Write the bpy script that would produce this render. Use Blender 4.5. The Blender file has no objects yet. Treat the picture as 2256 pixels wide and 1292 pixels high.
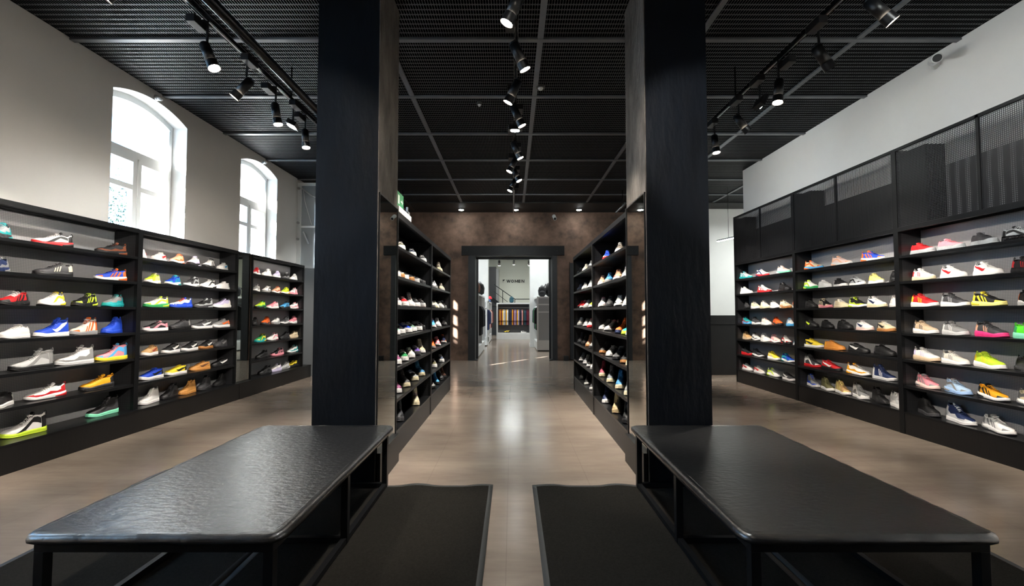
import bpy, math, random
from mathutils import Vector, Matrix
random.seed(7)
S=bpy.context.scene
COL=S.collection
# ------------------------------------------------------------------ camera
FPX=1003.0; EYE=1.29
cam_d=bpy.data.cameras.new('camera'); cam=bpy.data.objects.new('camera',cam_d); COL.objects.link(cam)
cam_d.sensor_width=36.0; cam_d.lens=36.0*FPX/2256.0; cam_d.clip_start=0.05; cam_d.clip_end=200
cam.location=(0,0,EYE); cam.rotation_euler=(math.radians(90)+math.atan2(41,FPX),0,0)
S.camera=cam
# ------------------------------------------------------------------ exposure
S.view_settings.view_transform='Standard'; S.view_settings.look='None'
S.view_settings.gamma=1.0; S.view_settings.use_curve_mapping=False
S.view_settings.exposure=1.08
# ------------------------------------------------------------------ world / daylight
W=bpy.data.worlds.new('sky'); S.world=W; W.use_nodes=True
bg=W.node_tree.nodes['Background']; bg.inputs[0].default_value=(0.31,0.62,1.0,1); bg.inputs[1].default_value=6.3
sun_d=bpy.data.lights.new('sun','SUN'); sun_d.energy=42; sun_d.angle=math.radians(0.55); sun_d.color=(1.0,0.95,0.88)
sun=bpy.data.objects.new('sun',sun_d); COL.objects.link(sun)
_az=Vector((0.74,1.0,0)).normalized(); _dir=Vector((_az.x,_az.y,-0.368))
sun.rotation_euler=_dir.to_track_quat('-Z','Y').to_euler(); sun.location=(-9,-4,6)
# daylight entering at each window: a portal-like area lamp standing in the opening's outer face
WINS=[0.18,2.52,4.86,7.20]; WW=1.13
for wy in WINS:
    a=bpy.data.lights.new('window_daylight','AREA'); a.shape='RECTANGLE'; a.size=2.7; a.size_y=WW; a.energy=1; a.cycles.is_portal=True
    o=bpy.data.objects.new('window_daylight',a); COL.objects.link(o); o.location=(-4.95,wy+WW/2,2.75); o.rotation_euler=(0,math.radians(-90),math.radians(0))
SPOT_W=95.0; WALL_W=150.0; FLOOD_W=60.0

# ------------------------------------------------------------------ helpers
def lin(h):
    h=h.lstrip('#'); r=[int(h[i:i+2],16)/255 for i in (0,2,4)]
    return tuple((c/12.92 if c<=.04045 else ((c+.055)/1.055)**2.4) for c in r)
class MB:
    def __init__(s): s.v=[]; s.f=[]
    def box(s,x0,x1,y0,y1,z0,z1):
        b=len(s.v); s.v+=[(x,y,z) for z in (z0,z1) for y in (y0,y1) for x in (x0,x1)]
        s.f+=[tuple(b+i for i in q) for q in ((0,2,3,1),(4,5,7,6),(0,1,5,4),(2,6,7,3),(0,4,6,2),(1,3,7,5))]; return s
    def cyl(s,p,q,r,r2=None,n=14,cap=True):
        p=Vector(p);q=Vector(q);d=(q-p).normalized(); u=d.orthogonal().normalized(); w=d.cross(u); r2=r if r2 is None else r2
        b=len(s.v)
        for c,rr in ((p,r),(q,r2)):
            for i in range(n):
                a=2*math.pi*i/n; s.v.append(tuple(c+(u*math.cos(a)+w*math.sin(a))*rr))
        for i in range(n):
            j=(i+1)%n; s.f.append((b+i,b+j,b+n+j,b+n+i))
        if cap: s.f.append(tuple(b+i for i in reversed(range(n)))); s.f.append(tuple(b+n+i for i in range(n)))
        return s
    def tube(s,pts,r,n=6):
        for a,b in zip(pts,pts[1:]): s.cyl(a,b,r,n=n)
        return s
    def bar(s,p,q,w,h):
        p=Vector(p);q=Vector(q);d=(q-p).normalized(); up=Vector((0,0,1)) if abs(d.z)<.95 else Vector((1,0,0))
        u=d.cross(up).normalized()*w/2; v=u.cross(d).normalized()*h/2; b=len(s.v)
        for c in (p,q):
            for e in (-u-v,u-v,u+v,-u+v): s.v.append(tuple(c+e))
        s.f+=[(b,b+1,b+5,b+4),(b+1,b+2,b+6,b+5),(b+2,b+3,b+7,b+6),(b+3,b,b+4,b+7),(b+3,b+2,b+1,b),(b+4,b+5,b+6,b+7)]
        return s
    def prism(s,pts,axis,a,b):  # pts 2d, extrude along axis
        n=len(pts); k=len(s.v)
        for t in (a,b):
            for (p,q) in pts: s.v.append({'x':(t,p,q),'y':(p,t,q),'z':(p,q,t)}[axis])
        for i in range(n):
            j=(i+1)%n; s.f.append((k+i,k+j,k+n+j,k+n+i))
        s.f.append(tuple(k+i for i in reversed(range(n)))); s.f.append(tuple(k+n+i for i in range(n))); return s
    def grid(s,P):
        b=len(s.v); m=len(P[0])
        for r in P: s.v+=[tuple(c) for c in r]
        for i in range(len(P)-1):
            for j in range(m-1): s.f.append((b+i*m+j,b+i*m+j+1,b+(i+1)*m+j+1,b+(i+1)*m+j))
        return s
    def mesh(s,name,m=None,smooth=False,bevel=0):
        me=bpy.data.meshes.new(name); me.from_pydata(s.v,[],s.f); me.validate(); 
        import bmesh
        bm=bmesh.new(); bm.from_mesh(me); bmesh.ops.remove_doubles(bm,verts=bm.verts,dist=1e-6); bmesh.ops.recalc_face_normals(bm,faces=bm.faces)
        if bevel: bmesh.ops.bevel(bm,geom=list(bm.edges),offset=bevel,segments=2,affect='EDGES',profile=.6)
        bm.to_mesh(me); bm.free()
        if smooth:
            for p in me.polygons: p.use_smooth=True
        if m: me.materials.append(m)
        return me
def put(name,me,parent=None,loc=(0,0,0),rz=0):
    o=bpy.data.objects.new(name,me); COL.objects.link(o); o.parent=parent; o.location=loc; o.rotation_euler=(0,0,rz); return o
def part(name,mb,m,parent=None,smooth=False,bevel=0,label=None,loc=(0,0,0)):
    o=put(name,mb.mesh(name,m,smooth,bevel),parent,loc)
    if label: o['label']=label
    return o
def tag(o,label,cat,group=None,kind=None):
    o['label']=label; o['category']=cat
    if group: o['group']=group
    if kind: o['kind']=kind
    return o
def thing(name,label,cat,loc=(0,0,0),rz=0,group=None):
    return tag(put(name,None,None,loc,rz),label,cat,group)
def struct(name,mb,m,label=None,bevel=0):
    o=part(name,mb,m,bevel=bevel); o['kind']='structure'
    if label: o['label']=label
    return o
def dup(root,loc,rz=None,label=None,group=None):
    r=root.copy(); COL.objects.link(r); r.location=loc
    if rz is not None: r.rotation_euler=(0,0,rz)
    if label: r['label']=label
    if group: r['group']=group
    def rec(a,b):
        for ch in a.children:
            c=ch.copy(); COL.objects.link(c); c.parent=b; rec(ch,c)
    rec(root,r); return r

# ------------------------------------------------------------------ materials
def newmat(name):
    m=bpy.data.materials.new(name); m.use_nodes=True; nt=m.node_tree; return m,nt,nt.nodes['Principled BSDF']
def N(nt,t,**k):
    n=nt.nodes.new(t)
    for a,b in k.items(): setattr(n,a,b)
    return n
def pm(name,c,rough=.5,metal=0.,c2=None,ns=8.,bump=0.,bs=60.,spec=.5,detail=4,emit=None,es=0,bd=.004,stretch=None):
    m,nt,p=newmat(name); c=lin(c) if isinstance(c,str) else c
    p.inputs['Base Color'].default_value=(*c,1); p.inputs['Roughness'].default_value=rough; p.inputs['Metallic'].default_value=metal
    p.inputs['Specular IOR Level'].default_value=spec
    tc=N(nt,'ShaderNodeTexCoord'); src=tc.outputs['Object']
    if stretch:
        mp=N(nt,'ShaderNodeMapping'); mp.inputs['Scale'].default_value=stretch; nt.links.new(src,mp.inputs['Vector']); src=mp.outputs[0]
    if c2:
        c2=lin(c2) if isinstance(c2,str) else c2
        no=N(nt,'ShaderNodeTexNoise'); no.inputs['Scale'].default_value=ns; no.inputs['Detail'].default_value=detail; no.inputs['Roughness'].default_value=.6
        nt.links.new(src,no.inputs['Vector'])
        rp=N(nt,'ShaderNodeMapRange'); rp.inputs[1].default_value=.32; rp.inputs[2].default_value=.68; nt.links.new(no.outputs['Fac'],rp.inputs[0])
        mx=N(nt,'ShaderNodeMix',data_type='RGBA'); mx.inputs[6].default_value=(*c,1); mx.inputs[7].default_value=(*c2,1)
        nt.links.new(rp.outputs[0],mx.inputs[0]); nt.links.new(mx.outputs[2],p.inputs['Base Color'])
    if bump:
        n2=N(nt,'ShaderNodeTexNoise'); n2.inputs['Scale'].default_value=bs; n2.inputs['Detail'].default_value=5
        nt.links.new(src,n2.inputs['Vector']); b=N(nt,'ShaderNodeBump'); b.inputs['Strength'].default_value=bump; b.inputs['Distance'].default_value=bd
        nt.links.new(n2.outputs['Fac'],b.inputs['Height']); nt.links.new(b.outputs[0],p.inputs['Normal'])
    if emit:
        p.inputs['Emission Color'].default_value=(*(lin(emit) if isinstance(emit,str) else emit),1); p.inputs['Emission Strength'].default_value=es
    return m
def M_(nt,op,a,b=None,c=None):
    n=N(nt,'ShaderNodeMath',operation=op)
    for i,v in enumerate((a,b,c)):
        if v is None: continue
        if isinstance(v,(int,float)): n.inputs[i].default_value=v
        else: nt.links.new(v,n.inputs[i])
    return n.outputs[0]
def perforated(name,axes,pitch,size,sheet,hole,rough=.45,transparent=False,spec=.4):
    """square-hole steel sheet; hole colour or real see-through"""
    m,nt,p=newmat(name); tc=N(nt,'ShaderNodeTexCoord'); sp=N(nt,'ShaderNodeSeparateXYZ'); nt.links.new(tc.outputs['Object'],sp.inputs[0])
    fs=[]
    for a in axes:
        u=M_(nt,'FRACT',M_(nt,'MULTIPLY',sp.outputs['XYZ'.index(a)],1/pitch)); fs.append(M_(nt,'ABSOLUTE',M_(nt,'SUBTRACT',u,.5)))
    mxv=M_(nt,'MAXIMUM',fs[0],fs[1]); h=M_(nt,'LESS_THAN',mxv,size/2)
    p.inputs['Base Color'].default_value=(*lin(sheet),1); p.inputs['Roughness'].default_value=rough; p.inputs['Specular IOR Level'].default_value=spec
    if transparent:
        tr=N(nt,'ShaderNodeBsdfTransparent'); ms=N(nt,'ShaderNodeMixShader'); nt.links.new(h,ms.inputs[0]); nt.links.new(p.outputs[0],ms.inputs[1]); nt.links.new(tr.outputs[0],ms.inputs[2])
        nt.links.new(ms.outputs[0],nt.nodes['Material Output'].inputs[0])
    else:
        mx=N(nt,'ShaderNodeMix',data_type='RGBA'); mx.inputs[6].default_value=(*lin(sheet),1); mx.inputs[7].default_value=(*lin(hole),1)
        nt.links.new(h,mx.inputs[0]); nt.links.new(mx.outputs[2],p.inputs['Base Color'])
    return m
MAT={}
MAT['white_wall']=pm('white_wall_paint','#d9d7d3',.75,c2='#d2d0cd',ns=1.2,bump=.05,bs=140)
MAT['reveal']=pm('white_reveal_paint','#e8eaea',.6,bump=.04,bs=120)
MAT['black_steel']=pm('black_powder_coated_steel','#0e0f11',.42,c2='#121315',ns=20,bump=.06,bs=400,bd=.001,spec=.22)
MAT['dark_shelf']=pm('black_steel_shelf','#0f1012',.33,c2='#141517',ns=9,spec=.3)
MAT['plinth']=pm('black_plinth_board','#171616',.42,c2='#1b1a1a',ns=6,spec=.35)
MAT['back_perf']=perforated('perforated_back_sheet','YZ',.0135,.62,'#86878b','#b4b4b4',.33)
MAT['side_perf']=perforated('perforated_side_sheet','XZ',.011,.5,'#121316','#3c3d40',.4)
MAT['plinth_perf']=perforated('perforated_plinth','YZ',.013,.45,'#151516','#070708',.4)
MAT['top_mesh']=perforated('see_through_top_sheet','XY',.0165,.72,'#191a1d','#000000',.4,transparent=True)
MAT['mesh_panel']=perforated('see_through_perforated_sheet','YZ',.0165,.66,'#191a1d','#000000',.4,transparent=True)
MAT['island_back']=perforated('island_back_sheet','YZ',.0135,.5,'#101113','#1d1d1e',.4)
MAT['black_plaster']=pm('black_column_plaster','#070a10',.40,c2='#0a1018',ns=5,spec=.3,bump=.55,bs=14,bd=.012,stretch=(1,1,.35))
MAT['raw_concrete']=pm('raw_concrete','#5a5550',.8,c2='#37332f',ns=9,bump=1.0,bs=30,bd=.02,stretch=(1,1,.4))
MAT['brown_plaster']=pm('brown_mottled_plaster','#755d4f',.75,c2='#463830',ns=3.6,bump=.25,bs=30,detail=9,spec=.3)
MAT['frame_steel']=pm('dark_blue_grey_steel','#1a1f25',.45,c2='#11151a',ns=8)
MAT['mirror']=pm('mirror_silver','#d7dbd6',.015,1.0)
MAT['window_white']=pm('white_window_frame','#e3e6e6',.35)
MAT['chrome']=pm('brushed_metal','#b9bbbd',.3,1.0)
MAT['white_plastic']=pm('white_plastic','#d8d8d6',.45)
MAT['grey_beam']=pm('grey_ceiling_beam','#66696d',.4,c2='#5a5d61',ns=6)
MAT['black_plastic']=pm('black_plastic','#0c0c0e',.4)
MAT['track_black']=pm('black_track_metal','#0b0c0e',.25)
MAT['lens_warm']=pm('warm_lamp_lens','#ffffff',.3,emit=(1.0,.86,.68),es=60)
MAT['lens_cool']=pm('cool_lamp_lens','#ffffff',.3,emit=(.95,1.0,.97),es=60)
MAT['lens_off']=pm('unlit_lamp_lens','#3a3028',.3)
MAT['counter']=pm('black_counter','#131416',.5,c2='#18191b',ns=4)
MAT['mat_pile']=pm('dark_mat_pile','#2b2926',.98,c2='#201e1b',ns=90,bump=.9,bs=320,bd=.01,spec=.1)
MAT['mat_rim']=pm('mat_rubber_rim','#333434',.6)
MAT['room_white']=pm('cool_white_laminate','#cfd1d1',.5,c2='#c8cbcc',ns=3)
MAT['room_wall']=pm('pale_grey_green_wall','#b9bcb2',.8)
MAT['grey_back']=pm('grey_rack_back','#85868a',.6)
# glass: thin pane
m,nt,p=newmat('window_glass'); MAT['glass']=m
tr=N(nt,'ShaderNodeBsdfTransparent'); tr.inputs[0].default_value=(.97,.99,1,1); gl=N(nt,'ShaderNodeBsdfGlossy'); gl.inputs['Roughness'].default_value=.02
ms=N(nt,'ShaderNodeMixShader'); ms.inputs[0].default_value=.04; nt.links.new(tr.outputs[0],ms.inputs[1]); nt.links.new(gl.outputs[0],ms.inputs[2]); nt.links.new(ms.outputs[0],nt.nodes['Material Output'].inputs[0])
# floor
m,nt,p=newmat('polished_vinyl_floor'); MAT['floor']=m
tc=N(nt,'ShaderNodeTexCoord'); mp=N(nt,'ShaderNodeMapping'); mp.inputs['Scale'].default_value=(.55,1.5,1); nt.links.new(tc.outputs['Object'],mp.inputs[0])
n1=N(nt,'ShaderNodeTexNoise'); n1.inputs['Scale'].default_value=1.6; n1.inputs['Detail'].default_value=9; n1.inputs['Roughness'].default_value=.62; nt.links.new(mp.outputs[0],n1.inputs['Vector'])
mp2=N(nt,'ShaderNodeMapping'); mp2.inputs['Scale'].default_value=(3,26,1); nt.links.new(tc.outputs['Object'],mp2.inputs[0])
n2=N(nt,'ShaderNodeTexNoise'); n2.inputs['Scale'].default_value=1.2; n2.inputs['Detail'].default_value=6; nt.links.new(mp2.outputs[0],n2.inputs['Vector'])
a=M_(nt,'ADD',M_(nt,'MULTIPLY',n1.outputs['Fac'],.82),M_(nt,'MULTIPLY',n2.outputs['Fac'],.18))
cr=N(nt,'ShaderNodeValToRGB'); cr.color_ramp.elements[0].position=.3; cr.color_ramp.elements[0].color=(*lin('#776b61'),1); cr.color_ramp.elements[1].position=.7; cr.color_ramp.elements[1].color=(*lin('#978a7e'),1)
nt.links.new(a,cr.inputs[0])
sp=N(nt,'ShaderNodeSeparateXYZ'); nt.links.new(tc.outputs['Object'],sp.inputs[0])
def seam(o,per,off,w):
    u=M_(nt,'FRACT',M_(nt,'MULTIPLY',M_(nt,'ADD',o,off),1/per)); return M_(nt,'LESS_THAN',M_(nt,'ABSOLUTE',M_(nt,'SUBTRACT',u,.5)),w/per/2)
sm=M_(nt,'MAXIMUM',seam(sp.outputs[0],.61,.335,.004),seam(sp.outputs[1],.61,.1,.004))
mx=N(nt,'ShaderNodeMix',data_type='RGBA'); mx.inputs[7].default_value=(*lin('#5c5149'),1); nt.links.new(M_(nt,'MULTIPLY',sm,.3),mx.inputs[0]); nt.links.new(cr.outputs[0],mx.inputs[6]); nt.links.new(mx.outputs[2],p.inputs['Base Color'])
rr=N(nt,'ShaderNodeMapRange'); rr.inputs[3].default_value=.13; rr.inputs[4].default_value=.24; nt.links.new(n2.outputs['Fac'],rr.inputs[0]); nt.links.new(rr.outputs[0],p.inputs['Roughness'])
b=N(nt,'ShaderNodeBump'); b.inputs['Strength'].default_value=.12; b.inputs['Distance'].default_value=.004; nt.links.new(n2.outputs['Fac'],b.inputs['Height']); nt.links.new(b.outputs[0],p.inputs['Normal'])
# ceiling expanded metal: lighter strands round elongated holes
m,nt,p=newmat('expanded_metal_ceiling'); MAT['ceiling']=m
tc=N(nt,'ShaderNodeTexCoord'); sp=N(nt,'ShaderNodeSeparateXYZ'); nt.links.new(tc.outputs['Object'],sp.inputs[0])
u=M_(nt,'MULTIPLY',sp.outputs[0],1/.048); v=M_(nt,'MULTIPLY',sp.outputs[1],1/.135)
c1=M_(nt,'COSINE',M_(nt,'MULTIPLY',u,6.2832)); c2=M_(nt,'COSINE',M_(nt,'MULTIPLY',v,6.2832))
h=M_(nt,'MULTIPLY',c1,c2)     # +-1 at hole centres, 0 on the strands
strand=M_(nt,'SUBTRACT',1.0,M_(nt,'ABSOLUTE',h)); st2=N(nt,'ShaderNodeMapRange'); st2.inputs[1].default_value=.62; st2.inputs[2].default_value=.9; nt.links.new(strand,st2.inputs[0])
mx=N(nt,'ShaderNodeMix',data_type='RGBA'); mx.inputs[6].default_value=(.0016,.0017,.002,1); mx.inputs[7].default_value=(.030,.032,.035,1); nt.links.new(st2.outputs[0],mx.inputs[0]); nt.links.new(mx.outputs[2],p.inputs['Base Color'])
p.inputs['Roughness'].default_value=.45
nt.links.new(M_(nt,'MULTIPLY',st2.outputs[0],.5),p.inputs['Specular IOR Level'])
b=N(nt,'ShaderNodeBump'); b.inputs['Strength'].default_value=.6; b.inputs['Distance'].default_value=.01; nt.links.new(strand,b.inputs['Height']); nt.links.new(b.outputs[0],p.inputs['Normal'])
# bench leather
MAT['bench']=pm('black_textured_bench_top','#07080b',.31,c2='#0c0d10',ns=5,bump=.5,bs=26,bd=.006,spec=.5,stretch=(1,2,1))
MAT['bench'].node_tree.nodes['Principled BSDF'].inputs['IOR'].default_value=2.1
# ------------------------------------------------------------------ room shell
CEIL=3.98; XL=-4.34; XR=4.41; YB=12.1; YN=-3.0
struct('floor',MB().box(-6,9,YN-.5,27,-.12,0),MAT['floor'])
struct('ceiling',MB().box(-4.34,7.3,YN,YB,CEIL,CEIL+.12),MAT['ceiling'])
# window wall with arched openings: polygon strips between / above / below openings
SILL=1.15; SPR=3.735; RISE=.125; XO=XL-.745
def arch(y0,y1,n=14):
    return [(y0+(y1-y0)*i/n, SPR+RISE*(1-(2*i/n-1)**2)) for i in range(n+1)]
mb=MB(); edge=YN
for wy in WINS:
    mb.box(XO,XL,edge,wy,0,CEIL); mb.box(XO,XL,wy,wy+WW,0,SILL)
    A=arch(wy,wy+WW); 
    for (a,b) in zip(A,A[1:]): mb.prism([(a[0],a[1]),(b[0],b[1]),(b[0],CEIL),(a[0],CEIL)],'x',XO,XL)
    edge=wy+WW
mb.box(XO,XL,edge,YB,0,CEIL)
struct('wall_left',mb,MAT['white_wall'])
XF=-4.60
for i,wy in enumerate(WINS):
    y0,y1=wy+.005,wy+WW-.005
    A=arch(y0,y1); cy=(y0+y1)/2; t=.055
    mb=MB()
    mb.box(XF,XF+.069,y0,y0+t,SILL,SPR-.06).box(XF,XF+.069,y1-t,y1,SILL,SPR-.06).box(XF,XF+.068,y0+t,y1-t,SILL,SILL+t)
    for (a,b) in zip(A,A[1:]): mb.prism([(a[0],a[1]-t*1.3),(b[0],b[1]-t*1.3),(b[0],b[1]),(a[0],a[1])],'x',XF,XF+.07)
    TR=3.17
    mb.box(XF,XF+.08,y0+t,y1-t,TR-.045,TR+.045)
    fo=struct('window_%d'%(i+1),mb,MAT['window_white'])
    sm=MB()
    for (a,b) in ((y0+t,cy-.012),(cy+.012,y1-t)):
        k=.05
        sm.box(XF+.02,XF+.085,a,a+k,SILL+t,TR-.045).box(XF+.02,XF+.085,b-k,b,SILL+t,TR-.045)
        sm.box(XF+.02,XF+.084,a+k,b-k,TR-.045-k,TR-.045).box(XF+.02,XF+.084,a+k,b-k,SILL+t,SILL+t+k)
        sm.box(XF+.02,XF+.084,a+k,b-k,2.74,2.80)
    part('sash',sm,MAT['window_white'],fo)
    part('mullion',MB().box(XF+.001,XF+.018,cy-.03,cy+.03,SILL+t,TR-.045).box(XF+.018,XF+.075,cy-.0115,cy+.0115,SILL+t,TR-.045),MAT['window_white'],fo)
    part('pane',MB().box(XF+.035,XF+.04,y0+t,y1-t,SILL+t,SPR-.06),MAT['glass'],fo)
    part('arched_pane',MB().prism([(y0+t,SPR-.06)]+[(a[0],a[1]-t*1.3) for a in A if y0+t<a[0]<y1-t]+[(y1-t,SPR-.06)],'x',XF+.035,XF+.04),MAT['glass'],fo)
    hm=MB().box(XF+.085,XF+.10,cy+.02,cy+.045,2.22,2.29).tube([(XF+.10,cy+.032,2.27),(XF+.135,cy+.034,2.26),(XF+.14,cy+.05,2.2),(XF+.135,cy+.05,2.12)],.009)
    part('handle',hm,MAT['chrome'],fo,smooth=True)
# right wall: display wall, then the room widens behind it
mb=MB().box(XR,XR+.22,YN,8.6,0,CEIL)
struct('wall_right',mb,MAT['white_wall'])
struct('wall_right_recess',MB().box(7.1,7.3,8.4,11.7,0,CEIL).box(XR+.22,7.1,8.4,8.6,0,CEIL),MAT['white_wall'])
struct('wall_back_right',MB().box(4.9,7.3,11.7,11.9,0,CEIL),MAT['white_wall'])
struct('wall_near',MB().box(XL-.8,XR+.3,YN-.2,YN,0,CEIL),pm('dark_grey_entrance_wall','#3a3a3b',.8))
# brown back wall with the opening to the next room
DX0,DX1,DH=-.99,1.08,2.79
mb=MB().box(XL-.8,DX0,YB,YB+.5,0,CEIL).box(DX1,6,YB,YB+.5,0,CEIL).box(DX0,DX1,YB,YB+.5,DH,CEIL)
mb.box(XL-.8,6,YB,YB+.5,CEIL,4.6)
struct('wall_back',mb,MAT['brown_plaster'])
mb=MB().box(DX0-.17,DX0,YB-.05,YB+.0,0,DH).box(DX0-.0,DX0+.012,YB-.05,YB+.5,0,DH).box(DX1-.012,DX1,YB-.05,YB+.5,0,DH).box(DX1,DX1+.12,YB-.05,YB+.0,0,DH).box(DX0,DX1,YB-.05,YB+.5,DH-.015,DH)
d=struct('door_1',mb,MAT['frame_steel'])
part('lintel',MB().box(-1.34,1.39,YB-.09,YB,DH,DH+.245),MAT['black_steel'],d)
part('bolts',MB().cyl((-1.2,YB-.1,DH+.12),(-1.2,YB-.085,DH+.12),.018).cyl((0,YB-.1,DH+.12),(0,YB-.085,DH+.12),.018).cyl((1.2,YB-.1,DH+.12),(1.2,YB-.085,DH+.12),.018).cyl((.6,YB-.1,DH+.12),(.6,YB-.085,DH+.12),.018).cyl((-.6,YB-.1,DH+.12),(-.6,YB-.085,DH+.12),.018),MAT['black_steel'],d)
part('foot_plate',MB().box(DX1-.09,DX1+.02,YB-.06,YB+.1,0,.03).box(DX0-.02,DX0+.09,YB-.06,YB+.1,0,.03),MAT['frame_steel'],d)
part('inner_track',MB().box(DX0+.02,DX0+.07,YB+.3,YB+.34,0,DH-.05).box(DX1-.07,DX1-.02,YB+.3,YB+.34,0,DH-.05).box(DX0,DX1,YB+.3,YB+.34,DH-.07,DH-.02),MAT['frame_steel'],d)
# soffit and ceiling beams
struct('trim_1',MB().box(XL,7.3,11.05,YB,CEIL-.03,CEIL-.001),pm('black_soffit','#0c0c0d',.6))
k=2
for y in [-1.55+1.187*i for i in range(11)]:
    struct('trim_%d'%k,MB().box(XL,7.3,y-.028,y+.028,CEIL-.022,CEIL-.003),MAT['grey_beam']); k+=1
for x in (-2.77,-1.24,.28,1.83,3.40,4.93,6.46):
    struct('trim_%d'%k,MB().box(x-.028,x+.028,YN,11.05,CEIL-.018,CEIL-.002),MAT['grey_beam']); k+=1
# white framed glazed screen in the left corner
sc=thing('glazed_screen','white framed mirror glass screen with round fixings in the far left corner behind the column','screen',(XL,9.12,0))
part('frame',MB().box(.0,.08,0,.05,0,3.9).box(.42,.49,0,.05,0,3.9).box(.08,.42,0,.05,3.84,3.9).box(.08,.42,0,.05,2.98,3.02),MAT['window_white'],sc)
part('glass_panel',MB().box(.08,.42,.02,.03,.0,3.84),pm('pale_reflecting_glass','#b9c0c6',.08,.6),sc)
for z in (3.78,3.0+.08,2.75): part('round_fixing',MB().cyl((.03,-.03,z),(.03,.0,z),.025),MAT['chrome'],sc)
part('closer_arm',MB().bar((.10,-.01,3.78),(.30,-.01,3.62),.02,.03).bar((.3,-.01,3.62),(.42,-.01,3.58),.02,.02),MAT['chrome'],sc); part('closer_arm',MB().bar((.14,-.01,2.9),(.25,-.01,2.65),.015,.03),MAT['chrome'],sc)
part('cable',MB().tube([(.12,-.005,3.75),(.16,-.005,3.5),(.25,-.005,3.2),(.30,-.005,3.04)],.004),MAT['white_plastic'],sc)

# columns
for sg,lab in ((-1,'black plastered square column at the end of the left bench'),(1,'black plastered square column at the end of the right bench')):
    c=thing('column',lab,'column',(sg*1.255,3.42,0))
    part('plastered_shaft',MB().box(-.235,.235,0,.575,0,CEIL),MAT['black_plaster'],c)
    a=-sg*.235
    part('concrete_face',MB().box(min(a,a-sg*.006),max(a,a-sg*.006),0.0,.575,0,CEIL),MAT['raw_concrete'],c,label='rough grey concrete side face')
    # mirror on the aisle side of the column
    mr=thing('wall_mirror','tall mirror on the aisle face of the %s column'%('left' if sg<0 else 'right'),'mirror',(sg*1.014,3.43,0),0)
    part('glass',MB().box(-.006,.006,.01,.555,.24,2.19),MAT['mirror'],mr)
    part('trim',MB().box(-.009,.009,0,.012,.0,2.2).box(-.009,.009,0,.56,2.19,2.20),MAT['black_steel'],mr)
    part('far_post',MB().box(-.012,.012,.548,.566,0,2.2),MAT['black_steel'],mr)
    part('plinth',MB().box(-.03*(1 if sg>0 else 0)-.006,.03*(1 if sg<0 else 0)+.006,0,.56,0,.235),MAT['plinth'],mr)

# ------------------------------------------------------------------ shelf racks
TZ=[None,1.885,1.612,1.34,1.065,.787,.510,.235]
TOP=2.19
def rack(name,label,x,y,L,depth,sg,group,upper=0.,perf_plinth=False,island=False,proj=0.,ext=0.):
    """x: front plane, sg=+1 the rack opens toward +x"""
    r=thing(name,label,'shelf rack',(x,y,0),0,group)
    b=-sg*depth
    def bx(a,c,*k): return (min(a,c),max(a,c))+k
    part('back_panel',MB().box(*bx(b+sg*.012,b,.02,L-.02,.235,TOP-.02)),MAT['island_back'] if island else MAT['back_perf'],r)
    if island: part('outer_panel',MB().box(*bx(b,b-sg*.17,.0,L,.0,TOP)),MAT['black_steel'],r)
    for yy in (.0,L-.03):
        part('side_panel',MB().box(*bx(-sg*.03,b,yy+.004,yy+.026,.235,TOP-.02)),MAT['side_perf'],r)
        part('post',MB().box(*bx(0,-sg*.035,yy,yy+.03,.235 if proj else 0.0,TOP+upper)),MAT['black_steel'],r)
        if upper: part('upper_side_panel',MB().box(*bx(-sg*.035,b,yy+.004,yy+.026,TOP,TOP+upper-.02)),MAT['side_perf'],r)
    if island: part('top_panel',MB().box(*bx(0,b,0,L,TOP-.02,TOP)).box(*bx(0,-sg*.03,.03,L-.03,TOP-.05,TOP-.02)),MAT['black_steel'],r)
    else:
        part('top_frame',MB().box(*bx(0,-sg*.035,.03,L-.03,TOP-.045,TOP)).box(*bx(b,b+sg*.03,.03,L-.03,TOP-.03,TOP)).box(*bx(-sg*.035,b+sg*.03,.0,.03,TOP-.03,TOP)).box(*bx(-sg*.035,b+sg*.03,L-.03,L,TOP-.03,TOP)),MAT['black_steel'],r)
        part('top_panel',MB().box(*bx(-sg*.035,b+sg*.03,.03,L-.03,TOP-.008,TOP-.006)),MAT['top_mesh'],r,label='perforated see-through top sheet')
    for z in TZ[1:-1]:
        part('shelf',MB().box(*bx(-sg*.004,b+sg*.012,.03,L-.03,z-.028,z)),MAT['dark_shelf'],r,bevel=.002)
    part('bottom_deck',MB().box(*bx(sg*proj-sg*.002,b+sg*.012,.03*(not proj),L-.03*(not proj)+ext,.215,.235)),MAT['dark_shelf'],r)
    part('plinth',MB().box(*bx(sg*proj-sg*.006,b,.0,L+ext,0,.215)),MAT['plinth_perf'] if perf_plinth else MAT['plinth'],r)
    if upper:
        part('mesh_screen',MB().box(*bx(-sg*.008,-sg*.010,.03,L-.03,TOP,TOP+upper)),MAT['mesh_panel'],r,label='see-through perforated upper screen')
        part('screen_frame',MB().box(*bx(0,-sg*.03,.03,L-.03,TOP+upper-.03,TOP+upper)).box(*bx(-.0,-sg*.02,L/2-.014,L/2+.014,TOP,TOP+upper)),MAT['black_steel'],r)
        part('dark_backing',MB().box(*bx(b+sg*.004,b+sg*.016,.03,L-.03,TOP,TOP+upper*.68)),MAT['light_striped'] if perf_plinth else MAT['curtain'],r)
        part('end_duct',MB().box(*bx(b+sg*.02,-sg*.04,L-.34,L-.04,TOP,TOP+upper-.06)),MAT['curtain'],r)
    return r
MAT['curtain']=pm('black_rippled_board','#0c0d0e',.6,c2='#141517',ns=3,bump=.3,bs=14,bd=.02,stretch=(1,3,.2),spec=.12)
m,nt,p=newmat('light_striped_board'); MAT['light_striped']=m  # pale stripes of light passing through, painted into the board's colour
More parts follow.
